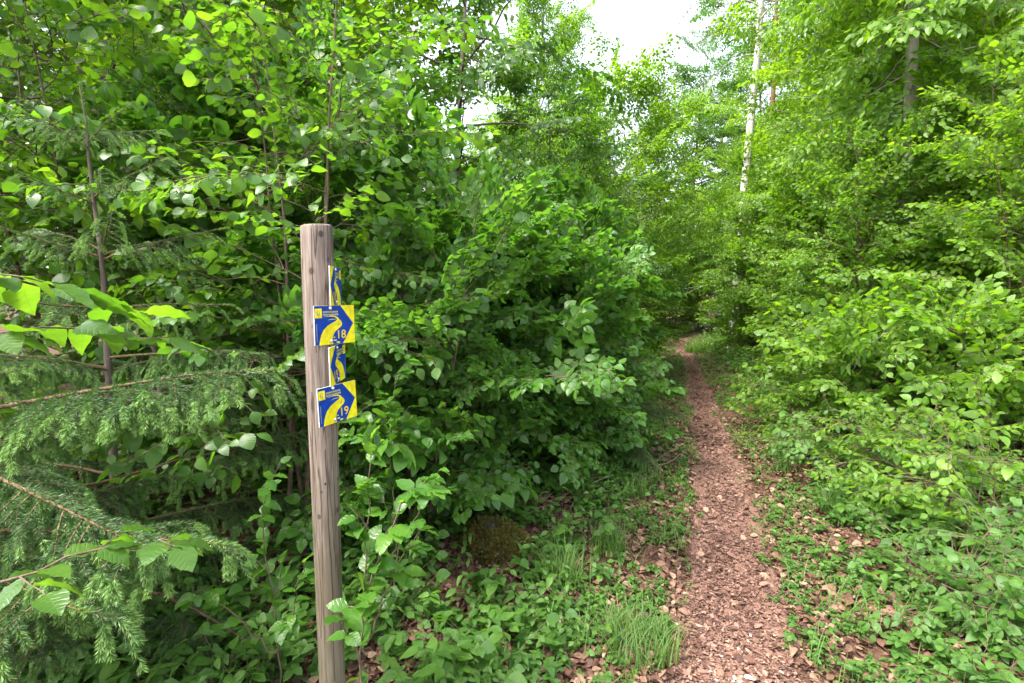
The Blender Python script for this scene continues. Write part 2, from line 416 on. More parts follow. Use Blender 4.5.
# ------------------------------------------------------------------ terrain and path
PY = np.array([-4, 0, 2.1, 3.96, 7.66, 11, 15.75, 18.2, 20.5, 23, 30])
PX = np.array([-1.0, .22, .97, 1.70, 2.88, 3.92, 5.2, 6.15, 8.2, 12, 22])
PW = np.array([.35, .34, .31, .25, .23, .21, .19, .18, .18, .18, .18])
def path_x(y): return np.interp(y, PY, PX)
def path_w(y): return np.interp(y, PY, PW)
def gz(x, y):
    x = np.asarray(x, float); y = np.asarray(y, float)
    z = .05 * np.sin(x * .9 + 1.3) * np.cos(y * .7 + .4) + .03 * np.sin(x * 2.3 + y * 1.7)
    d = x - path_x(y)
    near = np.exp(-(d / 1.0) ** 2)
    z = z * (1 - .85 * near) - .035 * np.exp(-(d / .33) ** 2)
    z = z + .10 * np.clip(-d - .35, 0, 1.2) * np.exp(-((y - 3.5) / 2.5) ** 2)       # low bank left of the path
    z = z + .16 * np.clip(d - .6, 0, 3.0) * np.clip((y + 1) / 6, 0, 1) * .6          # ground rises gently on the right
    return z
def axis_coords(lo, f0, f1, hi, step):
    a = np.arange(f0, f1, step)
    l = f0 - np.cumsum(.3 * 1.25 ** np.arange(26)); l = l[l > lo][::-1]
    h = f1 + np.cumsum(.3 * 1.25 ** np.arange(26)); h = h[h < hi]
    return np.concatenate([[lo], l, a, h, [hi]])
def grid(buf, X, Y, Z, mat=0):
    ny, nx = X.shape; V = np.stack([X, Y, Z], -1).reshape(-1, 3)
    i = np.arange(ny - 1)[:, None] * nx; j = np.arange(nx - 1)[None]
    buf.add(V, np.stack([i + j, i + j + 1, i + nx + j + 1, i + nx + j], -1).reshape(-1, 4), mat)
gx = axis_coords(-300, -4, 9, 300, .09); gy = axis_coords(-60, .2, 20, 500, .09)
X, Y = np.meshgrid(gx, gy); b = Buf(); grid(b, X, Y, gz(X, Y))
flat("ground", b.mesh("ground", [SOIL]), "structure")
rng = np.random.default_rng(3)
ys = np.concatenate([np.arange(-2, 8, .06), np.arange(8, 26, .15)]); us = np.linspace(-1, 1, 19)
def nz(a, s, o=0): return np.array([mnoise.noise(Vector((float(q) * s, o, 0))) for q in a])
lw = path_w(ys) * (1 + .32 * nz(ys, 1.9, 1.7) + .2 * nz(ys, 6.3, 3)); rw = path_w(ys) * (1 + .32 * nz(ys, 2.3, 9.1) + .2 * nz(ys, 5.9, 5))
Yp = np.repeat(ys[:, None], 19, 1); U = np.repeat(us[None], len(ys), 0)
Xp = path_x(Yp) + np.where(U < 0, U * lw[:, None], U * rw[:, None])
Zp = gz(Xp, Yp) + .010 - .014 * np.abs(U) ** 6 + .006 * rng.normal(0, 1, Xp.shape) * (1 - np.abs(U) ** 4)
b = Buf(); grid(b, Xp, Yp, Zp); flat("path", b.mesh("path", [TRAIL]), "structure")

# scatter on the ground with density falling off with distance, weight(x, y) in 0..1
def scatter(rng, n, x0, x1, y0, y1, weight, power=1.6):
    u = rng.random(n); y = (y0 ** (1 - power) + u * (y1 ** (1 - power) - y0 ** (1 - power))) ** (1 / (1 - power))
    half = rng.uniform(-1, 1, n)
    x = np.where(True, (x0 + x1) / 2 + half * (x1 - x0) / 2, 0)
    x = np.clip(x, -1e9, 1e9)
    x = rng.uniform(np.maximum(x0, -1.25 * y - 1.0), np.minimum(x1, 1.25 * y + 1.0))
    keep = rng.random(n) < weight(x, y)
    return x[keep], y[keep]
def fbm(x, y, s, o):
    return (np.sin(x * s + o) * np.cos(y * s * 1.13 + 2 * o) + np.sin(x * s * 2.1 + y * s * 1.7 + 3 * o) * .6 + np.sin(y * s * 3.7 - x * s * 2.9 + o * 5) * .4) / 2

def band(rng, n, y0, y1, lo, hi):
    y = y0 * (y1 / y0) ** rng.random(n); sg = np.where(rng.random(n) < .5, -1, 1)
    return path_x(y) + sg * (path_w(y) * .9 + lo + (hi - lo) * rng.random(n) ** 1.5), y
# fallen leaves
rng = np.random.default_rng(11)
def w_litter(x, y):
    d = np.abs(x - path_x(y)); return np.clip(.65 + .4 * fbm(x, y, 2.2, 1.1), .4, 1) * np.where(d < path_w(y), .16, 1)
x, y = scatter(rng, 60000, -6, 10, .9, 18, w_litter)
xe = rng.uniform(-1.3, 3.0, 22000); ye = rng.uniform(1.8, 6.5, 22000); k_ = rng.random(22000) < w_litter(xe, ye)
x = np.concatenate([x, xe[k_]]); y = np.concatenate([y, ye[k_]])
n = len(x); b = Buf(); a = rng.uniform(0, 2 * np.pi, n)
P = np.stack([x, y, gz(x, y) + .010 + rng.random(n) * .018], -1)
A = np.stack([np.cos(a), np.sin(a), rng.normal(0, .28, n)], -1)
leaves(b, rng, P, A, UP + rng.normal(0, .42, (n, 3)), rng.uniform(.022, .06, n) * np.where(y > 6, 1.3, 1), DEAD, 0, fold=.45, curl=.35)
flat("fallen_leaves", b.mesh("fallen_leaves", [LITTER]), "stuff", "brown fallen beech leaves covering the forest floor", "leaf litter")

# chips and leaf crumbs on the path
rng = np.random.default_rng(12); n = 70000
u = rng.random(n); y = (.9 ** -.7 + u * (19 ** -.7 - .9 ** -.7)) ** (1 / -.7)
x = path_x(y) + np.clip(rng.normal(0, .5, n), -1.1, 1.1) * path_w(y)
kp = rng.random(n) < .62 + .55 * fbm(x, y, 5.3, 2.2); x = x[kp]; y = y[kp]; n = len(x)
b = Buf(); a = rng.uniform(0, 2 * np.pi, n)
P = np.stack([x, y, gz(x, y) + .012 + rng.random(n) * .014], -1)
A = np.stack([np.cos(a), np.sin(a), rng.normal(0, .2, n)], -1)
S = rng.gamma(1.7, .0055, n) + .004; S = np.minimum(S, .05) * np.where(y > 5, 1.4, 1)
chip = tmpl([0, .35, 1.0], [.16, .3, .14])
leaves(b, rng, P, A, UP + rng.normal(0, .35, (n, 3)), S, chip, 0, fold=.25, curl=.15, r=np.clip(rng.beta(1.6, 2.2, n) + .22 * fbm(x, y, 3.3, .9), 0, 1))
flat("wood_chips", b.mesh("wood_chips", [CHIPS], smooth=False), "stuff", "reddish wood chips and leaf crumbs strewn along the path", "wood chips")

# ------------------------------------------------------------------ grass
def blades(buf, rng, P, h, lean, mat=0, wd=.0032):
    n = len(P); a = rng.uniform(0, 2 * np.pi, n); d = np.stack([np.cos(a), np.sin(a), np.zeros(n)], -1)
    sd_ = np.stack([-np.sin(a), np.cos(a), np.zeros(n)], -1); s = np.linspace(0, 1, 6)
    le = rng.uniform(*lean, n)
    c = P[:, None] + h[:, None, None] * (s[None, :, None] * UP * (1 - .35 * le[:, None, None] * s[None, :, None]) + (le[:, None] * s[None] ** 2)[..., None] * d[:, None])
    ww = wd * (1 - s ** 1.6) + .0002
    V = np.stack([c - ww[None, :, None] * sd_[:, None], c + ww[None, :, None] * sd_[:, None]], 2)
    i = np.arange(5) * 2; q = np.stack([i, i + 1, i + 3, i + 2], -1)
    Q = q[None] + (np.arange(n) * 12)[:, None, None]
    uv = np.zeros((n * 12, 2)); buf.add(V.reshape(-1, 3), Q.reshape(-1, 4), mat, np.repeat(rng.random(n), 12), uv)
def ground_at(px, py):
    d = CAM_Z * F / (py - 293.0); return (px - 512) / F * d, d
def tuft_mesh(seed, n, rad, h, lean):
    rng = np.random.default_rng(seed); b = Buf(); a = rng.uniform(0, 6.28, n); r_ = rad * np.sqrt(rng.random(n))
    P = np.stack([r_ * np.cos(a), r_ * np.sin(a), np.full(n, -.01)], -1)
    blades(b, rng, P, rng.uniform(.45, 1, n) * h, lean); return b.mesh("grass_tuft", [GRASSM])
TUFTS = [tuft_mesh(21, 420, .17, .22, (.1, .9)), tuft_mesh(22, 170, .12, .30, (.1, .7)), tuft_mesh(23, 120, .09, .26, (.1, .8))]
tl = [(648, 668, 0, 1.0, "largest bright grass tuft at the left edge of the path"),
      (566, 600, 1, 1.0, "tall bluish grass tuft in dead leaves below the mossy stump"),
      (612, 566, 1, .9, "tall thin grass tuft right of the mossy stump"),
      (640, 505, 2, .9, "small grass tuft beside the dry brushwood left of the path"),
      (845, 520, 2, 1.0, "small grass tuft among herbs right of the path"),
      (790, 478, 2, .8, "small grass tuft on the right edge of the path"),
      (700, 352, 0, 2.2, "wide pale grass tuft right where the path bends away")]
for px, py, k, s, lab in tl:
    X_, Y_ = ground_at(px, py)
    o = flat("grass_tuft", TUFTS[k], None, lab, "grass tuft", "grass tufts near the path")
    o.location = (X_, Y_, float(gz(X_, Y_))); o.rotation_euler = (0, 0, px); o.scale = (s, s, s)
rng = np.random.default_rng(24)
def w_grass(x, y):
    d = np.abs(x - path_x(y)); edge = np.exp(-((d - path_w(y) - .25) / .3) ** 2)
    return np.clip(edge * (.0 + .8 * fbm(x, y, 4.1, .7)) + .03, 0, 1) * (d > path_w(y) * 1.0)
x, y = scatter(rng, 40000, -2, 8, 1.2, 20, w_grass, 1.5)
xb, yb = band(rng, 9000, 2.6, 21, .0, .9); kp = rng.random(len(xb)) < np.clip(.9 * fbm(xb, yb, 4.1, 2.9), .04, 1) * np.clip(yb / 6, .25, 1); xb = xb[kp]; yb = yb[kp]; x = np.concatenate([x, xb]); y = np.concatenate([y, yb])
b = Buf(); blades(b, rng, np.stack([x, y, gz(x, y) - .005], -1), rng.uniform(.06, .24, len(x)) * np.where(y > 8, 1.4, 1), (.1, 1.0), 0, .0025)
flat("grass", b.mesh("grass", [GRASSM]), "stuff", "sparse thin grass growing along both edges of the path", "grass")

# ------------------------------------------------------------------ herb layer
def herb(seed, nst, h, leaf, t, kind):
    rng = np.random.default_rng(seed); b = Buf()
    for i in range(nst):
        a = rng.uniform(0, 6.28); d = np.array([math.cos(a) * .5, math.sin(a) * .5, 1.0])
        L = h * rng.uniform(.5, 1.1); pts = polyline((rng.normal(0, .02), rng.normal(0, .02), -.01), d, L, 5, rng, .12, (0, 0, -.2))
        tube(b, pts, np.linspace(.0018, .0008, 5), 3, 1, .4)
        if kind == 'tri':                      # bramble-like: three leaflets at the end of each stem
            p = pts[-1]; dd = nrm(pts[-1] - pts[-2]); dd[2] *= .3
            dirs = [rotz(dd, q) + np.array([0, 0, -.25]) for q in (0, 1.25, -1.25)]
            leaves(b, rng, [p] * 3, dirs, UP + rng.normal(0, .22, (3, 3)), leaf * np.array([1.15, .9, .9]) * rng.uniform(.8, 1.2), t, 0)
        elif kind == 'pair':                   # opposite pairs up the stem
            for f in (.45, .7, .95):
                p, tt = at(pts, f); a2 = rng.uniform(0, 3.14)
                dirs = [np.array([math.cos(a2 + q), math.sin(a2 + q), -.1]) for q in (0, math.pi)]
                leaves(b, rng, [p] * 2, dirs, UP + rng.normal(0, .25, (2, 3)), leaf * (1.2 - .4 * f) * rng.uniform(.8, 1.15), t, 0)
        else:                                  # rosette / whorl
            k = 5; dirs = [np.array([math.cos(a + q * 1.257), math.sin(a + q * 1.257), .1]) for q in range(k)]
            leaves(b, rng, [pts[-1]] * k, dirs, UP + rng.normal(0, .2, (k, 3)), leaf * rng.uniform(.7, 1.1), t, 0)
    return b
HERBS = [herb(31, 5, .16, .055, OVATE_MID, 'tri'), herb(32, 4, .22, .06, OVATE_MID, 'tri'), herb(33, 4, .22, .05, OVATE_MID, 'pair'),
         herb(34, 5, .12, .045, ROUND_MID, 'pair'), herb(35, 6, .10, .04, LANCE_MID, 'whorl'), herb(36, 3, .28, .055, LANCE_MID, 'pair'),
         herb(37, 6, .09, .05, ROUND_MID, 'tri')]
def w_herb(x, y):
    dd = x - path_x(y); d = np.abs(dd); off = np.clip((d - path_w(y) * (.95 + .35 * fbm(x, y, 3.0, 4.4))) / .2, 0, 1)
    base = np.where(dd < 0, .50 + .6 * fbm(x, y, 2.6, .3), .38 + .65 * fbm(x, y, 2.4, 1.9))
    base = np.where((dd < 0) & (y < 2.4) & (x > -.5), base - .12, base)
    for px_, py_, r_ in ((488, 558, .36), (490, 585, .2), (560, 520, .22), (440, 625, .2), (590, 590, .16), (520, 610, .14), (640, 560, .18), (880, 560, .25), (960, 600, .2), (900, 640, .18), (800, 440, .5)):
        q = ground_at(px_, py_); base = base - .75 * np.exp(-(((x - q[0]) ** 2 + (y - q[1]) ** 2) / r_ ** 2) ** 2)
    return np.clip(base, .01, 1) * off
rng = np.random.default_rng(38)
x, y = scatter(rng, 17000, -4, 10, 1.0, 19, w_herb, 1.55)
xb, yb = band(rng, 6200, 2.2, 20, -.05, 2.0); kp = rng.random(len(xb)) < np.where(w_herb(xb, yb) < .03, .12, .62 + .3 * fbm(xb, yb, 3.1, .6)); xb = xb[kp]; yb = yb[kp]; x = np.concatenate([x, xb]); y = np.concatenate([y, yb])
b = Buf(); n = len(x); a = rng.uniform(0, 6.28, n); s = rng.uniform(.6, 1.2, n) * np.where(y > 7, 1.4, 1.0) 
near = np.clip((np.abs(x - path_x(y)) - path_w(y)) / .7, .45, 1); s = s * near
M = np.zeros((n, 3, 3)); M[:, 0, 0] = np.cos(a) * s; M[:, 0, 1] = -np.sin(a) * s; M[:, 1, 0] = np.sin(a) * s; M[:, 1, 1] = np.cos(a) * s; M[:, 2, 2] = s
T = np.stack([x, y, gz(x, y)], -1); ch = rng.integers(0, len(HERBS), n); ro = rng.random(n)
for c in range(len(HERBS)):
    s_ = ch == c; b.place(HERBS[c], M[s_], T[s_], ro[s_])
flat("undergrowth", b.mesh("undergrowth", [HERB, TWIG]), "stuff", "low green herbs and brambles covering the forest floor", "undergrowth")

# ------------------------------------------------------------------ spruces
def needles(buf, rng, pts, per_m, ln, tipfrac, mat=0, both=1.0):
    L = np.linalg.norm(np.diff(pts, axis=0), axis=1).sum(); n = int(L * per_m)
    if n < 4: return
    f = rng.random(n); kf = f * (len(pts) - 1); j = np.minimum(kf.astype(int), len(pts) - 2)
    p = pts[j] + (pts[j + 1] - pts[j]) * (kf - j)[:, None]; T = nrm(pts[j + 1] - pts[j])
    ref = np.cross(T, UP); ref = nrm(ref + 1e-6); up2 = np.cross(ref, T)
    a = rng.uniform(-2.3, 2.3, n)            # mostly sides and top of the twig
    radial = ref * np.sin(a)[:, None] + up2 * np.cos(a)[:, None]
    D = nrm(T * rng.uniform(.5, .95, n)[:, None] + radial * .8)
    l = ln * rng.uniform(.75, 1.1, n)
    Wv = nrm(np.cross(D, rng.normal(0, 1, (n, 3)))) * .00105
    b0 = p; mid = p + D * (l * .45)[:, None]; tip = p + D * l[:, None]
    V = np.stack([b0 - Wv * .5, mid - Wv, tip, mid + Wv], 1)
    r = np.where(f > 1 - tipfrac, rng.uniform(.8, 1.0, n), rng.uniform(0, .5, n))
    buf.add(V.reshape(-1, 3), np.arange(n * 4).reshape(n, 4), mat, np.repeat(r, 4), None)

def spruce_branch(seed, L=1.2, nsub=15, droop=.35, dens=1400, ln=.02):
    """a spruce branch along +X: mat 0 needles, mat 1 bark"""
    rng = np.random.default_rng(seed); b = Buf()
    main = polyline((0, 0, 0), (1, 0, .12), L, 12, rng, .05, (0, 0, -droop))
    tube(b, main, np.linspace(.0085, .0016, 12) * (L / 1.2 + .2), 5, 1, .5)
    needles(b, rng, main[1:], dens * 1.1, ln, .1)
    for i in range(nsub):
        f = .16 + .8 * i / (nsub - 1)
        for sg in (-1, 1):
            if rng.random() < .12: continue
            p, t = at(main, f + rng.normal(0, .015)); l = L * (.21 * (1 - f) ** .75 + .055) * rng.uniform(.7, 1.15)
            d = rotz(t, sg * rng.uniform(.75, 1.1)); d[2] -= .12
            tw = polyline(p, d, l, 7, rng, .07, (0, 0, -.4))
            tube(b, tw, np.linspace(.0028, .0011, 7), 3, 1, .5)
            needles(b, rng, tw, dens, ln, .0)
            ends = [(tw[-1], nrm(tw[-1] - tw[-2]))]
            if l > .12:
                for k in range(int(l / .034)):
                    q, qt = at(tw, rng.uniform(.25, .95)); s2 = 1 if k % 2 else -1
                    d2 = rotz(qt, s2 * rng.uniform(.6, 1.0)); d2[2] -= .25
                    t2 = polyline(q, d2, rng.uniform(.05, .11), 4, rng, .05, (0, 0, -.4))
                    tube(b, t2, .0011, 3, 1, .5); needles(b, rng, t2, dens, ln, 0.)
                    ends.append((t2[-1], nrm(t2[-1] - t2[-2])))
            for p_, d_ in ends:               # this year's soft light green shoots hang at every tip
                for k in range(rng.integers(1, 4)):
                    dd = rotz(d_, rng.normal(0, .5)); dd[2] -= rng.uniform(.1, .6)
                    sh = polyline(p_, dd, rng.uniform(.035, .075), 5, rng, .05, (0, 0, -.7))
                    needles(b, rng, sh, dens * 1.5, ln * .9, 1.0)
    return b
BR = [spruce_branch(41 + i).mesh("branch", [NEEDLE, SPRUCETWIG]) for i in range(4)]
BR_TOP = [spruce_branch(46 + i, L=.6, nsub=6, droop=.2, dens=1000, ln=.017).mesh("branch", [NEEDLE, SPRUCETWIG]) for i in range(2)]
def spruce(name, label, loc, H, Rb, nwh, seed, extra=(), rz=0.0, lead=.25):
    rng = np.random.default_rng(seed); t = thing(name, label, "spruce", loc, rz, 1.0, "young spruces on the left")
    b = Buf(); pts = polyline((0, 0, -.1), (0, 0, 1), H + .1, 16, rng, .035, (0, 0, .2))
    tube(b, pts, np.linspace(.009 * H + .003, .0035, 16), 8, 0, .5)
    nb_ = Buf(); needles(nb_, rng, pts[12:], 500, .016, .1); needles(nb_, rng, pts[-3:], 900, .016, .6)
    tr = part("trunk", b.mesh("trunk", [BARK]), t)
    part("leader_needles", nb_.mesh("leader_needles", [NEEDLE]), t)
    for i in range(nwh):
        f = .12 + (1 - lead / H - .12) * i / (nwh - 1); k = 5 if i % 2 == 0 else 3
        for j in range(k):
            a = j * 6.283 / k + i * .9 + rng.normal(0, .15); L = Rb * (1 - f) ** .8 * rng.uniform(.8, 1.12) + .16
            p, _ = at(pts, min(.985, f + rng.normal(0, .008)))
            top = f > .55; o = part("branch", BR_TOP[rng.integers(0, 2)] if top else BR[rng.integers(0, 4)], t); o.location = p
            o.rotation_euler = (rng.normal(0, .12), -(-.22 + .75 * f + rng.normal(0, .08)), a); s = L / (.6 if top else 1.2); o.scale = (s, s * rng.uniform(.9, 1.1), max(s, .55))
    for (p, a, el, L) in extra:
        o = part("branch", BR[rng.integers(0, 4)], t); o.location = p; o.rotation_euler = (0, -el, a); o.scale = (L / 1.2,) * 3
    return t
spruce("spruce", "taller young spruce with bare leader shoot left of the post", (-1.74, 2.18, float(gz(-1.74, 2.18))), 2.45, .95, 9, 51)
spruce("spruce", "nearest young spruce with drooping fresh tips at the left edge", (-1.98, 1.7, float(gz(-1.98, 1.7))), 1.7, .85, 6, 52,
       extra=(((0, 0, 1.12), -.06, .12, 1.22), ((0, 0, 1.0), -.38, .02, 1.2), ((0, 0, .62), -.6, .16, 1.25), ((0, 0, .74), -.3, .05, 1.2)), lead=.2)
spruce("spruce", "small greyish spruce half hidden among shrubs left of the path", (.98, 4.9, float(gz(.98, 4.9))), 1.25, .75, 6, 53, lead=.15)

# ------------------------------------------------------------------ woody plants: prototypes
SP_BEECH = [spray(100 + i, .42, 7, .062, .042, OVATE_MID, jit=.42) for i in range(5)]
SP_BEECH_HI = [spray(110 + i, .42, 6, .075, .05, OVATE_HI) for i in range(4)]
WIDE_MID = blade(UM, .40, .88, .07)
SP_DOG = [spray(120 + i, .34, 5, .056 + .009 * i, .052 + .004 * i, WIDE_MID, opp=True, hang=.22, jit=.45, droop=.0) for i in range(5)]
SP_HAZ = [spray(130 + i, .38, 5, .072, .052, ROUND_MID, hang=.35, jit=.35) for i in range(4)]
SP_TREE = [spray(140 + i, .8, 9, .088, .055, OVATE_LO, sub=True) for i in range(4)]
SP_FAR = [spray(150 + i, 1.3, 11, .10, .065, OVATE_LO, sub=True) for i in range(4)]
SP_BIRCH = [spray(160 + i, .9, 8, .05, .055, OVATE_LO, droop=.5, hang=.6, jit=.5) for i in range(3)]
SP_WALL = [spray(180 + i, .45, 7, .068 + .008 * i, .048, OVATE_MID, jit=.45) for i in range(4)]
SP_LOW = [spray(170 + i, .30, 5, .065, .045, OVATE_MID, jit=.25) for i in range(4)]

bushy = lambda t: .75 + .35 * math.sin(math.pi * t) - .35 * t * t
PROTO = {}
def proto(key, leafmat, barkmat, **kw):
    st, cr = woody(**kw); PROTO[key] = (st.mesh("stem", [barkmat]), cr.mesh("crown", [leafmat, TWIG]))
proto("dog1", DOGWOOD, TWIG, seed=201, H=2.5, Rr=.72, sprays=SP_DOG, nst=5, first=.16, nbr=74, gap=.15, elev=(.2, .9), r0=.014, spread=.17, prof=bushy, tilt=.6, bend=-.1)
proto("dog2", DOGWOOD, TWIG, seed=202, H=3.1, Rr=.85, sprays=SP_DOG, nst=4, first=.14, nbr=76, gap=.16, elev=(.2, .9), r0=.017, spread=.16, prof=bushy, tilt=.6, bend=-.1)
proto("dog3", DOGWOOD, TWIG, seed=203, H=1.35, Rr=.6, sprays=SP_DOG, nst=5, first=.16, nbr=40, gap=.15, elev=(.0, .6), r0=.009, spread=.4, prof=bushy)
proto("beech1", BEECH, GREYBARK, seed=211, H=3.6, Rr=1.3, sprays=SP_BEECH, nst=2, first=.1, nbr=60, gap=.2, elev=(.1, .8), r0=.022, spread=.18, prof=bushy, tilt=.6, bend=-.1)
proto("beech2", BEECH, GREYBARK, seed=212, H=4.6, Rr=1.6, sprays=SP_BEECH, nst=1, first=.08, nbr=58, gap=.2, elev=(.15, .85), r0=.03, prof=bushy, tilt=.6, bend=-.1)
proto("hazel1", HAZEL, TWIG, seed=221, H=3.9, Rr=.75, sprays=SP_HAZ, nst=4, first=.2, nbr=66, gap=.18, elev=(.15, .8), r0=.018, spread=.10, prof=bushy)
proto("wall", BEECH, TWIG, seed=215, H=4.6, Rr=1.05, sprays=SP_WALL, nst=5, first=.06, nbr=125, gap=.17, elev=(.15, .9), r0=.02, spread=.2, prof=bushy, tilt=.7, bend=-.1)
proto("mid1", BEECH, TWIG, seed=216, H=1.3, Rr=.72, sprays=SP_WALL, nst=5, first=.12, nbr=46, gap=.14, elev=(.1, .8), r0=.009, spread=.35, prof=bushy, tilt=.6, bend=-.1, dead=8)
proto("low1", BEECH, TWIG, seed=231, H=.8, Rr=.6, sprays=SP_LOW, nst=4, first=.15, nbr=26, gap=.14, elev=(.0, .5), r0=.006, spread=.5, prof=bushy)
proto("low2", HERB, TWIG, seed=232, H=.6, Rr=.55, sprays=SP_LOW, nst=4, first=.2, nbr=22, gap=.15, elev=(.0, .5), r0=.005, spread=.6, prof=bushy)
proto("young1", BEECHFAR, GREYBARK, seed=241, H=7.0, Rr=2.2, sprays=SP_TREE, nst=1, first=.10, nbr=78, gap=.3, elev=(.25, 1.0), r0=.05, inner=.25, tilt=.75, bend=-.05, prof=bushy)
proto("young2", DARKFAR, BARK, seed=242, H=8.0, Rr=2.4, sprays=SP_TREE, nst=1, first=.22, nbr=56, gap=.36, elev=(.1, .9), r0=.07)
proto("open", DARKFAR, BARK, seed=244, H=8.0, Rr=2.2, sprays=SP_TREE, nst=1, first=.35, nbr=34, gap=.5, elev=(.1, .9), r0=.06)
proto("tall1", BEECHFAR, GREYBARK, seed=251, H=15, Rr=4.2, sprays=SP_FAR, nst=1, first=.2, nbr=84, gap=.42, elev=(.15, .95), r0=.19, inner=.1, tilt=.75, sides=12)
proto("tall2", DARKFAR, BARK, seed=252, H=13, Rr=3.6, sprays=SP_FAR, nst=1, first=.28, nbr=56, gap=.55, elev=(.1, 1.0), r0=.15, sides=12)
proto("tall3", BEECHFAR, GREYBARK, seed=253, H=12, Rr=2.0, sprays=SP_TREE, nst=1, first=.33, nbr=70, gap=.25, elev=(-.35, .9), inner=.05, r0=.11, tilt=.6, wob=.02, sides=12)
proto("birch", BIRCHLEAF, BIRCHBARK, seed=261, H=17, Rr=2.4, sprays=SP_BIRCH, nst=1, first=.45, nbr=60, gap=.4, elev=(.5, 1.0), r0=.15, bend=-.9, wob=.015, sides=12)
proto("pine", DARKFAR, PINEBARK, seed=262, H=18, Rr=2.8, sprays=SP_FAR, nst=1, first=.6, nbr=34, gap=.6, elev=(.1, .9), r0=.17, wob=.015, sides=12)

def plant(key, name, label, cat, x, y, rz=0., s=1., group=None, stem="stem", crown="crown", tilt=(0, 0)):
    t = thing(name, label, cat, (x, y, float(gz(x, y)) - .02), rz, s, group, tilt)
    part(stem, PROTO[key][0], t); part(crown, PROTO[key][1], t); return t
G1 = "leafy shrubs crowding the left side of the path"
def shrub(key, x, y, rz, s, label, name="leafy_shrub"): plant(key, name, label, "shrub", x, y, rz, s, G1)
shrub("hazel1", -1.15, 2.8, .4, .9, "tall big-leaved shrub rising just behind the wooden post")
shrub("hazel1", -2.75, 3.3, 2.1, 1.05, "big-leaved shrub behind the bare leader of the taller spruce")
shrub("beech1", -3.4, 2.7, 1.1, 1.05, "tall shrub at the left edge behind the spruces")
shrub("dog1", -.58, 3.2, .2, .85, "dark-stemmed shrub just right of the trail marker post")
shrub("dog2", -1.75, 4.0, 1.9, 1.15, "dense shrub behind the post and the taller spruce")
shrub("dog1", .0, 4.6, 2.7, 1.0, "dense shrub above the mossy stump")
shrub("dog2", -.45, 4.8, .9, .84, "taller dark shrub second row behind the post")
shrub("dog3", .35, 5.1, 1.3, .9, "low shrub overhanging the mossy stump from behind")
shrub("dog3", .22, 4.3, 2.2, .75, "small rounded shrub directly behind the mossy stump")
shrub("dog3", .68, 4.75, 4.0, .75, "small shrub above the dry brushwood heap")
shrub("dog3", -.55, 3.75, .5, .85, "small shrub between the dark-stemmed shrub and the mossy stump")
shrub("dog2", .45, 5.8, 3.6, 1.0, "tall shrub behind the small greyish spruce")
shrub("dog3", .75, 6.0, 5.1, 1.0, "low shrub at the path edge beyond the small greyish spruce")
shrub("beech1", .55, 7.1, .3, .9, "light green shrub halfway along the left path edge")
shrub("dog2", 1.15, 8.6, 1.5, 1.0, "shrub leaning to the path on its left, further along")
shrub("beech2", 1.7, 11.2, 2.2, .9, "tall shrub left of the far narrow part of the path")
shrub("beech2", 2.9, 15.4, .7, .95, "farthest tall shrub left of where the path bends")
G2 = "trees standing behind the shrubs left of the path"
def ltree(key, x, y, rz, s, label): plant(key, "tree", label, "tree", x, y, rz, s, G2, "trunk")
ltree("open", -.9, 6.6, .3, 1.02, "dark tree whose thin trunk rises above the post")
ltree("young2", -3.8, 5.6, 1.7, 1.1, "dark tree at the upper left corner behind the shrubs")
ltree("young2", .3, 7.6, 3.0, .57, "slim tree with a pale thin stem left of the sky gap")
ltree("young1", 2.15, 10.6, 4.0, .78, "rounded tree below the open white sky")
ltree("young1", -3.3, 7.8, 5.0, 1.2, "leafy tree behind the taller spruce")
ltree("tall2", -5.5, 10.5, .6, 1.0, "tall tree far behind the left shrubs")
ltree("tall2", -6.5, 13.5, 2.6, 1.0, "tall tree with open crown showing sky above the post")
G3 = "bushes along the right side of the path"
def rshrub(key, x, y, rz, s, label, name="leafy_bush"): plant(key, name, label, "bush", x, y, rz, s, G3)
rshrub("wall", 4.45, 6.5, 1.2, .75, "bush hanging over brown leaves right of the path")
rshrub("wall", 5.2, 9.0, 2.2, .85, "rounded bush beside the far stretch of the path on the right")
rshrub("wall", 5.45, 6.1, 3.1, .82, "light green bush between the two right-hand beeches")
rshrub("wall", 6.6, 6.4, .5, .92, "tall bright bush at the right edge")
rshrub("mid1", 3.75, 5.3, 2.0, .95, "knee-high bush nearest the path on the right, in front of the bushes")
rshrub("mid1", 4.15, 4.75, .4, 1.0, "knee-high bush at the right edge in front of the nearest tall bush")
rshrub("mid1", 4.6, 5.7, 5.2, 1.05, "knee-high bush in the middle of the right-hand bushes")
rshrub("wall", 4.9, 5.0, 4.1, .72, "nearest bush on the right, at the right edge above the low seedlings")
rshrub("wall", 5.95, 12.9, 4.6, .95, "bush hiding the foot of the birch")
rshrub("wall", 6.7, 21.2, .6, 1.15, "full light bush filling the gap where the path disappears")
rshrub("wall", 5.0, 19.0, 1.6, .95, "small light bush on the inside of the path bend")
rshrub("wall", 8.7, 23.6, 2.9, 1.3, "large light bush farthest along beyond the path bend")
rshrub("beech2", 5.2, 20.3, 1.6, .8, "light bush straight ahead beyond the path bend")
rshrub("beech2", 7.3, 22.0, 3.6, .9, "second light bush beyond the path bend, right of the first")
rshrub("wall", 3.9, 18.6, 2.6, .8, "low-set bush left of the path bend")
rshrub("beech1", 6.5, 11.9, 5.5, 1.0, "bush behind the rounded bush near the path bend")
rshrub("wall", 7.3, 14.6, 4.2, 1.0, "bush right of the path just before its bend")
rshrub("wall", 6.3, 8.2, 2.5, .9, "bright bush far right behind the tall bright bush")
G4 = "low bright seedlings on the right forest floor"
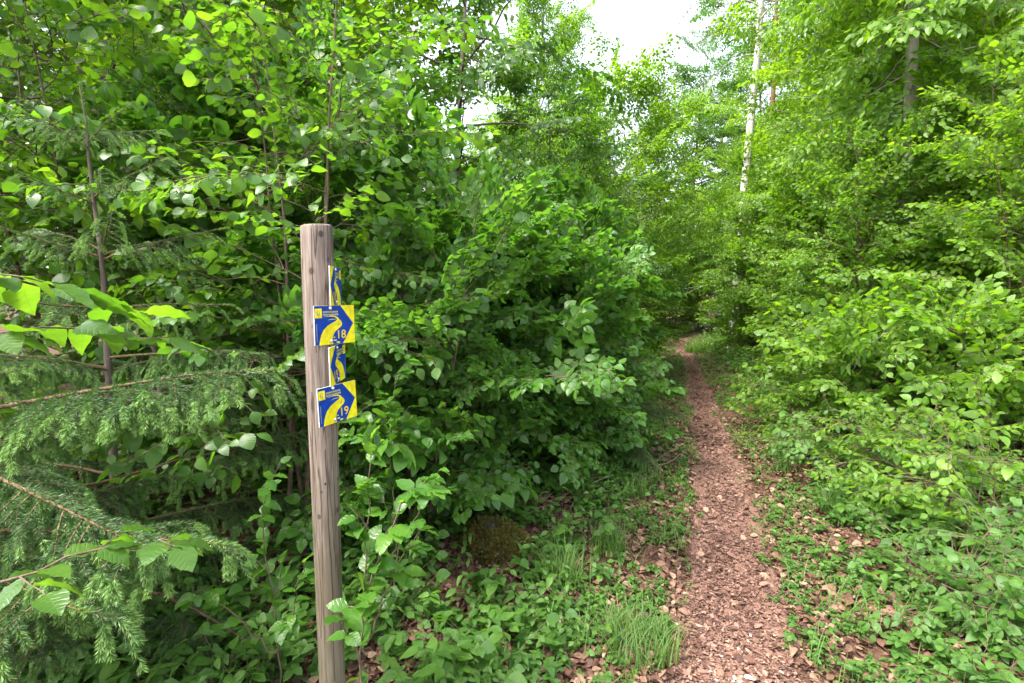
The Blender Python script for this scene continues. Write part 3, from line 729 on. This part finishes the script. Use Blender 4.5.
def low(key, px, py, rz, s, label):
    x, y = ground_at(px, py); plant(key, "beech_seedling", label, "seedling", x, y, rz, s, G4)
low("low1", 905, 512, .3, .8, "low bright seedling in front of the dark gap under the bushes")
low("low1", 985, 548, 1.8, .9, "largest low seedling at the right edge of the photo")
low("low2", 840, 478, 2.8, .9, "small seedling nearest the path on the right")
low("low1", 1010, 470, 3.9, 1.0, "low seedling at the right edge below the tall bright bush")
low("low2", 935, 462, 5.0, 1.1, "low seedling half under the overhanging right bushes")
low("low1", 800, 440, .9, .9, "low seedling at the foot of the bush beside brown leaves")
low("low2", 1000, 640, 4.4, .7, "low leafy seedling in the lower right corner")
G5 = "tall trees on the right of the path"
def rtree(key, x, y, rz, s, label, name="tree"): plant(key, name, label, "tree", x, y, rz, s, G5, "trunk")
rtree("birch", 6.25, 14.3, .4, 1.0, "white-barked birch beside the open sky", "birch_tree")
rtree("tall1", 8.2, 11.0, 1.0, .82, "pale grey beech with thick visible trunk at upper right", "beech_tree")
rtree("birch", 6.1, 21.8, 2.4, .68, "slender feathery birch against the open sky, left of the white-barked birch", "birch_tree")
rtree("tall3", 5.0, 6.65, 2.0, 1.0, "grey-brown beech trunk showing between leaves at the upper right", "beech_tree")
rtree("pine", 6.75, 7.6, .6, .62, "slim reddish pine trunk near the right edge, among beech leaves", "pine_tree")
rtree("pine", 11.8, 13.6, 2.0, 1.0, "reddish pine at the right edge behind the beech", "pine_tree")
rtree("young1", 6.8, 8.4, .7, .95, "nearest young beech, rising behind the right-hand bushes", "beech_tree")
rtree("young1", 8.0, 11.4, 2.2, .95, "bright young beech in front of the birch, right of the path", "beech_tree")
rtree("young1", 9.2, 8.2, 3.4, 1.0, "bright young beech at the right edge of the photo", "beech_tree")
rtree("young1", 7.7, 13.4, 4.4, .75, "smaller young beech left of the birch trunk", "beech_tree")
rtree("tall1", 11.5, 17, 5.2, 1.0, "tall beech behind the pale grey beech", "beech_tree")
rtree("pine", 9.9, 20, 1.2, 1.0, "orange-barked pine far behind the young beeches", "pine_tree")
G6 = "far forest trees closing the view"
rng = np.random.default_rng(77)
far = [(4.5, 28), (9.5, 27), (1.0, 23), (12, 26), (16, 22), (-8, 18), (-7, 20), (-9, 16), (-8.5, 9), (15, 15), (20, 30), (-14, 22), (6.5, 30), (-11, 27), (14, 34), (26, 26), (-20, 30)]
far2 = [(9.5, 11.5), (11, 9.5), (13, 12), (7.8, 15.5), (10.5, 14.5), (14, 18.5), (17, 15), (9, 18.5), (12.5, 21), (-6, 8.3), (-7.5, 6), (-5, 13), (-2.5, 16), (-9.5, 12.5), (.6, 17)]
for i, (x, y) in enumerate(far2):
    plant(("young1", "young2", "young1")[i % 3], "young_tree", "young leafy tree filling the gaps between the trunks behind", "tree", x, y, i * 1.9, rng.uniform(.75, 1.0), "young trees filling the forest behind", "trunk")
for i, (x, y) in enumerate(far):
    k = ("tall1", "tall2")[i % 2]; s = .62 if 1 < x < 9 else 1.0
    plant(k, "forest_tree", "distant forest tree merging into the green behind the path", "tree", x, y, i * 1.3, s * rng.uniform(.9, 1.1), G6, "trunk")

# ------------------------------------------------------------------ sapling with large leaves whose twigs reach in from the left
def twig_plant(name, label, cat, loc, stems, leaf, leafmat, seed, gap=.05, t=OVATE_HI, opp=False, group=None, hang=.2, rad=.004):
    """stems: list of (points, [t values], leafy start); leaves sit on the twig and short side twigs"""
    rng = np.random.default_rng(seed); st = Buf(); cr = Buf()
    for pts, start, sidel in stems:
        pts = np.asarray(pts, float); k = 14; f = np.linspace(0, 1, k) * (len(pts) - 1)
        q = np.stack([np.interp(f, np.arange(len(pts)), pts[:, i]) for i in range(3)], -1); q[1:-1] += rng.normal(0, .006, (k - 2, 3))
        tube(st, q, np.linspace(rad, rad * .3, k), 5, 0, .5)
        def leafy(ax, l, s0):
            P = []; A = []; Nn = []; S = []; n = max(2, int(l / gap))
            for i in range(n + 1):
                p, tt = at(ax, s0 + (1 - s0) * i / n)
                for sg in ((1, -1) if opp else ((1 if i % 2 else -1),)):
                    d = rotz(tt, sg * rng.uniform(.6, 1.1) if i < n else sg * .2); d[2] = d[2] * .4 + rng.normal(-hang, .15)
                    P.append(p); A.append(d); Nn.append(UP + rng.normal(0, .25, 3)); S.append(leaf * rng.uniform(.7, 1.15))
            leaves(cr, rng, P, A, Nn, S, t)
        L = np.linalg.norm(np.diff(q, axis=0), axis=1).sum(); leafy(q, L * (1 - start), start)
        ns = int(L * (1 - start) / .13)
        for i in range(ns if sidel > 0 else 0):
            p, tt = at(q, start + (1 - start) * (i + .5) / ns); d = rotz(tt, (1 if i % 2 else -1) * rng.uniform(.5, .9)); d[2] = d[2] * .5 + rng.normal(0, .12)
            l = sidel * rng.uniform(.6, 1.1) * (1 - .5 * i / ns); ax = polyline(p, d, l, 5, rng, .05, (0, 0, -.2))
            tube(cr, ax, np.linspace(rad * .5, rad * .25, 5), 4, 1, .5); leafy(ax, l, .15)
    o = thing(name, label, cat, loc, 0, 1, group)
    part("stem", st.mesh("stem", [TWIG]), o); part("crown", cr.mesh("crown", [leafmat, TWIG]), o)
    return o
gb = float(gz(-1.3, .62))
twig_plant("beech_sapling", "beech sapling whose large translucent leaves reach in at the left edge", "sapling", (-1.3, .62, 0), [
    ([(0, 0, gb - .1), (.01, .01, 1.0), (.03, 0, 2.0), (.02, .05, 2.5)], .75, .3),
    ([(.02, 0, 1.45), (.35, .08, 1.60), (.50, .14, 1.63), (.56, .26, 1.60), (.54, .42, 1.55)], .45, .08),
    ([(.02, 0, 1.35), (.30, .14, 1.50), (.46, .28, 1.54), (.58, .48, 1.50)], .5, .08),
    ([(.01, 0, .8), (.3, .1, 1.06), (.52, .24, 1.14), (.68, .32, 1.13)], .5, .10)], .07, HAZEL, 61)
# sapling growing at the foot of the post
xs, ys_ = -.47, 1.55; zs = float(gz(xs, ys_))
twig_plant("dogwood_sapling", "young sapling with large pointed leaves growing against the right of the post", "sapling", (xs, ys_, zs), [
    ([(0, 0, -.05), (-.02, 0, .4), (.02, -.03, .75), (.04, -.02, 1.08)], .35, .12),
    ([(0, 0, .3), (-.05, -.08, .5), (.0, -.16, .62), (.04, -.2, .66)], .3, 0),
    ([(0, 0, .55), (.08, -.05, .78), (.16, -.08, .92), (.22, -.08, .98)], .2, .1),
    ([(0, 0, .4), (.08, .05, .62), (.17, .06, .75)], .25, .06)], .066, DOGWOOD, 62, opp=True, gap=.085)
twig_plant("dogwood_sapling", "pale sapling standing between the post and the mossy stump", "sapling", (-.56, 2.25, float(gz(-.56, 2.25))), [
    ([(0, 0, -.05), (.03, 0, .4), (.0, .03, .8), (.05, .0, 1.15)], .3, .2),
    ([(0, 0, .3), (.15, -.08, .55), (.25, -.12, .75)], .25, .14),
    ([(0, 0, .3), (-.15, -.05, .55), (-.25, -.08, .85)], .25, .14)], .06, DOGWOOD, 63, opp=True, gap=.06)
twig_plant("dogwood_sapling", "shaded sapling at the left of the post foot", "sapling", (-.86, 1.75, float(gz(-.86, 1.75))), [
    ([(0, 0, -.05), (.02, .0, .3), (-.04, .02, .6), (.0, .0, .85)], .3, .18),
    ([(0, 0, .2), (.1, -.08, .4), (.16, -.1, .6)], .25, .12),
    ([(0, 0, .2), (-.15, -.05, .4), (-.25, -.06, .5)], .25, .14)], .055, DOGWOOD, 64, opp=True, gap=.055)

# seedlings in the leaf litter in front
G7 = "small seedlings in the dead leaves left of the path"
rng = np.random.default_rng(65)
SEED = []
for i in range(3):
    hb = herb(310 + i, 5, .22, .06, OVATE_HI, 'pair'); SEED.append(hb.mesh("seedling", [HERB, TWIG]))
for px, py, k, s, lab in [(480, 625, 0, .95, "leafy seedling at the bottom centre in bare dead leaves"), (540, 640, 1, 1.0, "broad-leaved seedling left of the largest grass tuft"),
                          (440, 560, 2, 1.0, "seedling in front of the mossy stump"), (520, 545, 0, .9, "seedling right at the foot of the mossy stump"),
                          (420, 640, 1, .9, "seedling nearest the post foot"), (600, 600, 2, .9, "seedling between the two tall grass tufts and the path")]:
    x, y = ground_at(px, py); o = flat("seedling", SEED[k], None, lab, "seedling", G7)
    o.location = (x, y, float(gz(x, y))); o.rotation_euler = (0, 0, px * .7); o.scale = (s, s, s)

# ------------------------------------------------------------------ mossy stump, dry brushwood
x0, y0 = ground_at(490, 566); z0 = float(gz(x0, y0)); rng = np.random.default_rng(66)
t = thing("mossy_stump", "low rotten stump overgrown with brown-green moss beside the path", "stump", (x0, y0, z0))
b = Buf(); k, rws = 40, 12; V = []
for i in range(rws):
    f = i / (rws - 1); rad = .21 * math.cos(f * math.pi / 2) ** .55 if i < rws - 1 else .002; h = -.04 + .17 * math.sin(f * math.pi / 2)
    for j in range(k):
        a = j / k * 6.283; nn = mnoise.noise(Vector((math.cos(a) * 1.6, math.sin(a) * 1.6, f * 1.5 + 4)))
        V.append((math.cos(a) * rad * (1 + .3 * nn), math.sin(a) * rad * (1 + .3 * nn), h * (1 + .25 * nn)))
V = np.array(V); i = np.arange(rws - 1)[:, None] * k; j = np.arange(k)[None]; j2 = (j + 1) % k
b.add(V, np.stack([i + j, i + j2, i + k + j2, i + k + j], -1).reshape(-1, 4)); part("stump", b.mesh("stump", [BARK]), t)
b = Buf(); n = 20000; idx = rng.integers(0, len(V) - k, n); P = V[idx] + rng.normal(0, .008, (n, 3)); D = nrm(P + np.array([0, 0, .08])) + rng.normal(0, .4, (n, 3))
leaves(b, rng, P, D, rng.normal(0, 1, (n, 3)), rng.uniform(.008, .022, n), OVATE_LO); part("moss", b.mesh("moss", [MOSS]), t)
def brush(seed, n, L, spread):
    rng = np.random.default_rng(seed); b = Buf()
    for i in range(n):
        p0 = rng.normal(0, spread, 3) * np.array([1, .6, 0]) + np.array([0, 0, .02]); a = rng.normal(.5, .5)
        tube(b, polyline(p0, (math.cos(a), math.sin(a), rng.uniform(.02, .45)), L * rng.uniform(.4, 1), 6, rng, .14, (0, 0, -.3)), np.linspace(.0045, .0015, 6) * rng.uniform(.5, 1.2), 4)
    return b
DRY = bark_mat("dry_twig", (.14, .09, .065), (.24, .165, .12), (.36, .27, .21), 40, .6)
x, y = ground_at(560, 515); o = flat("brushwood", brush(67, 34, .55, .13).mesh("brushwood", [DRY]), None, "dry grey brushwood heap between the mossy stump and the path", "brushwood")
o.location = (x, y, float(gz(x, y)))
x, y = ground_at(655, 470); o = flat("brushwood", brush(68, 10, .4, .1).mesh("brushwood", [DRY]), None, "few dry twigs at the left path edge", "brushwood")
o.location = (x, y, float(gz(x, y)))

# ------------------------------------------------------------------ trail marker post
PR, PD = .0465, 1.58
PXx = (319.5 - 512) / F * PD; PT = 1.805
post = thing("trail_marker_post", "weathered round wooden post carrying four blue and yellow trail signs", "signpost", (PXx, PD, 0))
def wood_mat():
    m, n, out = new_mat("weathered_wood")
    tcn = N(n, "ShaderNodeTexCoord"); mp = N(n, "ShaderNodeMapping"); mp.inputs['Scale'].default_value = (1, 1, .045)
    n.links.new(tcn.outputs['Object'], mp.inputs[0])
    n1 = N(n, "ShaderNodeTexNoise"); n1.inputs['Scale'].default_value = 120; n1.inputs['Detail'].default_value = 7; n1.inputs['Roughness'].default_value = .7
    n2 = N(n, "ShaderNodeTexNoise"); n2.inputs['Scale'].default_value = 28; n2.inputs['Detail'].default_value = 5
    n3 = N(n, "ShaderNodeTexNoise"); n3.inputs['Scale'].default_value = 6; n3.inputs['Detail'].default_value = 5
    mp3 = N(n, "ShaderNodeMapping"); mp3.inputs['Scale'].default_value = (1, 1, .35); n.links.new(tcn.outputs['Object'], mp3.inputs[0])
    n.links.new(mp.outputs[0], n1.inputs['Vector']); n.links.new(mp.outputs[0], n2.inputs['Vector']); n.links.new(mp3.outputs[0], n3.inputs['Vector'])
    c = ramp(n, n1.outputs[0], [(.3, (.072, .055, .043)), (.5, (.165, .131, .108)), (.72, (.285, .235, .20))])
    c = mixc(n, .7, c, ramp(n, n3.outputs[0], [(.32, (.5, .46, .4)), (.5, (.95, .95, .95)), (.72, (1.35, 1.3, 1.28))]), 'MULTIPLY')
    crack = ramp(n, n2.outputs[0], [(.475, (0, 0, 0)), (.493, (1, 1, 1)), (.507, (1, 1, 1)), (.525, (0, 0, 0))])
    c = mixc(n, math_(n, 'MULTIPLY', crack, .8), c, (.04, .028, .02))
    # olive-brown tone growing towards the foot
    sz = N(n, "ShaderNodeSeparateXYZ"); n.links.new(tcn.outputs['Object'], sz.inputs[0])
    foot_tone = N(n, "ShaderNodeMapRange"); foot_tone.inputs[1].default_value = 1.35; foot_tone.inputs[2].default_value = .3
    n.links.new(sz.outputs[2], foot_tone.inputs[0])
    c = mixc(n, math_(n, 'MULTIPLY', foot_tone.outputs[0], .5), c, (.15, .125, .07))
    # knots and old nail holes: (angle from the camera-facing side, height, radius, stretch)
    for (ox, z, r_, dk) in [(.012, 1.775, .0095, .9), (-.018, 1.665, .010, .8), (.030, 1.70, .008, .6), (-.012, .985, .0042, 1), (.0, 1.01, .0042, 1), (-.022, .905, .008, .8),
                            (.034, .915, .0085, .8), (.038, 1.015, .006, .8), (.016, 1.205, .004, 1), (-.025, 1.28, .003, 1), (-.02, 1.5, .006, .5), (.022, .60, .007, .7)]:
        yy = -math.sqrt(max(1e-6, PR ** 2 * (1 if z > 1.4 else .83) - ox ** 2)); ang = 0.36
        kx = ox * math.cos(ang) - yy * math.sin(ang) * -1; ky = ox * math.sin(ang) * -1 + yy * math.cos(ang)
        kx = ox * math.cos(ang) - yy * math.sin(ang); ky = ox * math.sin(ang) + yy * math.cos(ang)
        vs = N(n, "ShaderNodeVectorMath", operation='SUBTRACT'); n.links.new(tcn.outputs['Object'], vs.inputs[0]); vs.inputs[1].default_value = (kx, ky, z)
        vm = N(n, "ShaderNodeVectorMath", operation='MULTIPLY'); n.links.new(vs.outputs[0], vm.inputs[0]); vm.inputs[1].default_value = (1, 1, .75)
        ln = N(n, "ShaderNodeVectorMath", operation='LENGTH'); n.links.new(vm.outputs[0], ln.inputs[0])
        mr = N(n, "ShaderNodeMapRange"); mr.inputs[1].default_value = r_; mr.inputs[2].default_value = r_ * .55; n.links.new(ln.outputs['Value'], mr.inputs[0])
        c = mixc(n, math_(n, 'MULTIPLY', mr.outputs[0], dk * .97), c, (.035, .03, .024))
    for (off, z0_, z1_, wd) in [(-.012, 1.42, 1.79, .0011), (.006, .35, 1.12, .0013), (.026, .9, 1.62, .0009), (-.03, .5, 1.3, .0008)]:
        ang = .36; tx, ty = math.cos(ang), math.sin(ang)
        dp = math_(n, 'ADD', math_(n, 'MULTIPLY', sz.outputs[0], tx), math_(n, 'MULTIPLY', sz.outputs[1], ty))
        dn = math_(n, 'ADD', math_(n, 'MULTIPLY', sz.outputs[0], ty), math_(n, 'MULTIPLY', sz.outputs[1], -tx))
        e = math_(n, 'ABSOLUTE', math_(n, 'ADD', math_(n, 'SUBTRACT', dp, off), math_(n, 'MULTIPLY', math_(n, 'SUBTRACT', n3.outputs[0], .5), .03)))
        k_ = math_(n, 'MULTIPLY', math_(n, 'LESS_THAN', e, wd), math_(n, 'GREATER_THAN', dn, 0.0))
        k_ = math_(n, 'MULTIPLY', k_, math_(n, 'MULTIPLY', math_(n, 'GREATER_THAN', sz.outputs[2], z0_), math_(n, 'LESS_THAN', sz.outputs[2], z1_)))
        c = mixc(n, math_(n, 'MULTIPLY', k_, .85), c, (.03, .022, .017))
    pb = N(n, "ShaderNodeBsdfPrincipled"); pb.inputs['Roughness'].default_value = .85; pb.inputs['Specular IOR Level'].default_value = .25
    n.links.new(c, pb.inputs['Base Color'])
    bp = N(n, "ShaderNodeBump"); bp.inputs['Strength'].default_value = .5; bp.inputs['Distance'].default_value = .004
    n.links.new(math_(n, 'SUBTRACT', n1.outputs[0], math_(n, 'MULTIPLY', crack, .8)), bp.inputs['Height']); n.links.new(bp.outputs[0], pb.inputs['Normal'])
    n.links.new(pb.outputs[0], out.inputs[0]); return m
WOOD = wood_mat()
b = Buf(); k, rws = 56, 70; V = []
zs_ = np.concatenate([np.linspace(-.4, PT - .006, rws - 3), [PT - .002, PT, PT]])
rs_ = np.concatenate([PR * np.interp(zs_[:rws - 3], [.3, 1.0, 1.6], [.87, .92, 1.0]), [PR - .0015, PR - .005, .0005]])
for z, r_ in zip(zs_, rs_):
    for j in range(k):
        a = j / k * 6.2832; q = 1 + .03 * mnoise.noise(Vector((math.cos(a) * .9, math.sin(a) * .9, z * .8))) + .012 * mnoise.noise(Vector((math.cos(a) * 5, math.sin(a) * 5, z * 2)))
        V.append((math.cos(a) * r_ * q, math.sin(a) * r_ * q, z + (.05 * math.cos(a - .6) * r_ if z > PT - .01 else 0)))
i = np.arange(rws - 1)[:, None] * k; j = np.arange(k)[None]; j2 = (j + 1) % k
b.add(V, np.stack([i + j, i + j2, i + k + j2, i + k + j], -1).reshape(-1, 4)); part("post", b.mesh("post", [WOOD]), post)

def paint(name, c, rough=.45, var=.14):
    m, n, out = new_mat(name); pb = N(n, "ShaderNodeBsdfPrincipled"); pb.inputs['Roughness'].default_value = rough; pb.inputs['Specular IOR Level'].default_value = .22
    tcn = N(n, "ShaderNodeTexCoord"); no = N(n, "ShaderNodeTexNoise"); no.inputs['Scale'].default_value = 45; no.inputs['Detail'].default_value = 5
    n.links.new(tcn.outputs['Object'], no.inputs['Vector'])
    lo = tuple(x * (1 - var * 2) for x in c); hi = tuple(min(1, x * (1 + var)) for x in c)
    cc = ramp(n, no.outputs[0], [(.3, lo), (.7, hi)])
    n2 = N(n, "ShaderNodeTexNoise"); n2.inputs['Scale'].default_value = 130; n2.inputs['Detail'].default_value = 6; n2.inputs['Roughness'].default_value = .75
    mp = N(n, "ShaderNodeMapping"); mp.inputs['Scale'].default_value = (1, .35, 1); n.links.new(tcn.outputs['Object'], mp.inputs[0]); n.links.new(mp.outputs[0], n2.inputs['Vector'])
    cc = mixc(n, math_(n, 'MULTIPLY', ramp(n, n2.outputs[0], [(.56, (0, 0, 0)), (.72, (1, 1, 1))]), .3), cc, (.10, .085, .05))     # grime
    n.links.new(cc, pb.inputs['Base Color']); n.links.new(pb.outputs[0], out.inputs[0]); return m
S_YEL = paint("sign_yellow", (.74, .66, .012)); S_BLUE = paint("sign_blue", (.001, .042, .30)); S_WHITE = paint("sign_edge_white", (.62, .62, .62))
S_NUM = paint("sign_number_yellow", (.72, .50, .03)); S_PALE = paint("sign_pale_print", (.45, .44, .17)); S_GREY = paint("sign_icon_grey", (.32, .30, .16))
STEEL, _n, _o = new_mat("screw_steel"); _p = N(_n, "ShaderNodeBsdfPrincipled"); _p.inputs['Metallic'].default_value = .6; _p.inputs['Roughness'].default_value = .5
_p.inputs['Base Color'].default_value = (.6, .6, .6, 1); _n.links.new(_p.outputs[0], _o.inputs[0])
PW_, PH_, PTH = .150, .118, .003

def number_mesh(txt):
    cu = bpy.data.curves.new("number", 'FONT'); cu.body = txt; cu.size = 1; cu.align_x = 'CENTER'
    cu.offset = .012
    o = bpy.data.objects.new("number", cu); COL.objects.link(o); bpy.context.view_layer.update()
    me = o.evaluated_get(bpy.context.evaluated_depsgraph_get()).to_mesh()
    v = [tuple(p.co) for p in me.vertices]; f = [tuple(p.vertices) for p in me.polygons]
    bpy.data.objects.remove(o); bpy.data.curves.remove(cu)
    return np.array(v), f
def plate(num, mirror):
    bm = bmesh.new(); mx = (lambda u: 1 - u) if mirror else (lambda u: u)
    def P3(u, v, wz): return ((u - .5) * PW_, (v - .5) * PH_, wz)
    def poly(pts, mat, wz, mir=True):
        vs = [bm.verts.new(P3(mx(u) if mir else u, v, wz)) for u, v in pts]
        f = bm.faces.new(vs); f.material_index = mat; f.normal_update()
        if f.normal.z < 0: f.normal_flip()
    # body with slightly eased corners
    c = .012; outl = [(c, 0), (1 - c, 0), (1, c), (1, 1 - c), (1 - c, 1), (c, 1), (0, 1 - c), (0, c)]
    top = [bm.verts.new(P3(u, v, PTH)) for u, v in outl]; bot = [bm.verts.new(P3(u, v, 0)) for u, v in outl]
    f = bm.faces.new(top); f.material_index = 0; f = bm.faces.new(bot[::-1]); f.material_index = 2
    for i in range(8):
        f = bm.faces.new([bot[i], bot[(i + 1) % 8], top[(i + 1) % 8], top[i]]); f.material_index = 2
    z1, z2, z3 = PTH + .0003, PTH + .0006, PTH + .0009
    poly([(.004, .004), (.69, .004), (.965, .52), (.645, .996), (.004, .996)], 1, z1)
    poly([(.012, .69), (.18, .69), (.18, .93), (.012, .93)], 0, z2)
    a0 = [(.095 + .045 * math.cos(t_) * (1 if abs(math.cos(t_)) < .8 else .9), .81 + .065 * math.sin(t_)) for t_ in np.linspace(0, 6.283, 13)[:-1]]
    poly(a0, 5, z3); poly([(.08, .79), (.11, .79), (.11, .85), (.095, .87), (.08, .85)], 0, z3 + .0003)
    road = [(.10, .004), (.115, .12), (.15, .26), (.21, .38), (.31, .485), (.42, .55), (.51, .595), (.548, .635), (.535, .675), (.48, .705), (.38, .722), (.20, .715),
            (.38, .742), (.50, .732), (.57, .69), (.605, .64), (.66, .575), (.675, .51), (.645, .45), (.575, .395), (.50, .335), (.455, .26), (.43, .18), (.425, .09), (.44, .004)]
    poly(road, 0, z2)
    poly([(.30, .628), (.42, .642), (.52, .640), (.52, .650), (.42, .655)], 0, z2)
    poly([(.56, .47), (.60, .50), (.595, .54), (.57, .51)], 5, z3)
    for (u0, u1, v0, v1) in [(.445, .485, .165, .19), (.45, .52, .085, .115), (.52, .60, .025, .06)]: poly([(u0, v0), (u1, v0), (u1, v1), (u0, v1)], 0, z3)
    for (vl, vh, n_) in [(.815, .865, 11), (.745, .795, 12)]:          # two lines of print too small to read
        rg = np.random.default_rng(n_); u = .205
        while u < .565:
            wd = rg.uniform(.010, .026); poly([(u, vl), (u + wd, vl), (u + wd, vh - rg.uniform(0, .012)), (u, vh)], 4, z2); u += wd + .007
    for v_ in np.arange(.10, .52, .028): poly([(.042, v_), (.056, v_), (.056, v_ + .019), (.042, v_ + .019)], 4, z2)
    nv, nf = number_mesh(num); lo, hi = nv.min(0), nv.max(0); nc = .66 if not mirror else .34
    vs = []
    for p in nv:
        u = nc + ((p[0] - lo[0]) / (hi[0] - lo[0]) - .5) * .20; v = .135 + (p[1] - lo[1]) / (hi[1] - lo[1]) * .225
        vs.append(bm.verts.new(P3(u, v, z3 + .0001)))
    for f_ in nf:
        f = bm.faces.new([vs[i] for i in f_]); f.material_index = 3
    bmesh.ops.triangulate(bm, faces=[f for f in bm.faces if len(f.verts) > 4])
    me = bpy.data.meshes.new("sign_plate"); bm.to_mesh(me); bm.free()
    for m in (S_YEL, S_BLUE, S_WHITE, S_NUM, S_PALE, S_GREY): me.materials.append(m)
    return me
bm = bmesh.new(); bmesh.ops.create_uvsphere(bm, u_segments=12, v_segments=8, radius=.0056)
for v in bm.verts: v.co.z = max(v.co.z, -.001) * .7
SCREW = bpy.data.meshes.new("screw"); bm.to_mesh(SCREW); bm.free(); SCREW.materials.append(STEEL)
for p in SCREW.polygons: p.use_smooth = True
view_az = math.atan2(-PXx, PD)          # direction from the post towards the camera, from -Y towards +X
def mount(num, mirror, z, delta, scr_u, roll, label):
    a = view_az + R(delta); n_ = Vector((math.sin(a), -math.cos(a), 0)); r_ = Vector((0, 0, 1)).cross(n_)
    c = n_ * (PR + .0012) + r_ * ((.5 - scr_u) * PW_); c.z = z
    o = part("sign_plate", plate(num, mirror), post, label)
    from mathutils import Matrix
    m = Matrix((r_, Vector((0, 0, 1)), n_)).transposed().to_4x4() @ Matrix.Rotation(R(roll), 4, 'Z')
    m.translation = c; o.matrix_local = m
    for v in (.93, .09):
        s = part("screw", SCREW, o); s.location = ((scr_u - .5) * PW_, (v - .5) * PH_, PTH + .001)
def zpx(py, d=1.545): return CAM_Z + (293 - py) / F * d
mount("18", False, zpx(325), 38, .39, 0, "blue and yellow plate numbered 18 facing the walker")
mount("19", False, zpx(406), 40, .39, 2.5, "blue and yellow plate numbered 19 facing the walker")
mount("18", True, zpx(286), 76, .46, 0, "plate above the 18, arrow pointing the other way")
mount("19", True, zpx(365.5), 70, .46, 2.0, "plate between the 18 and 19, arrow pointing the other way")
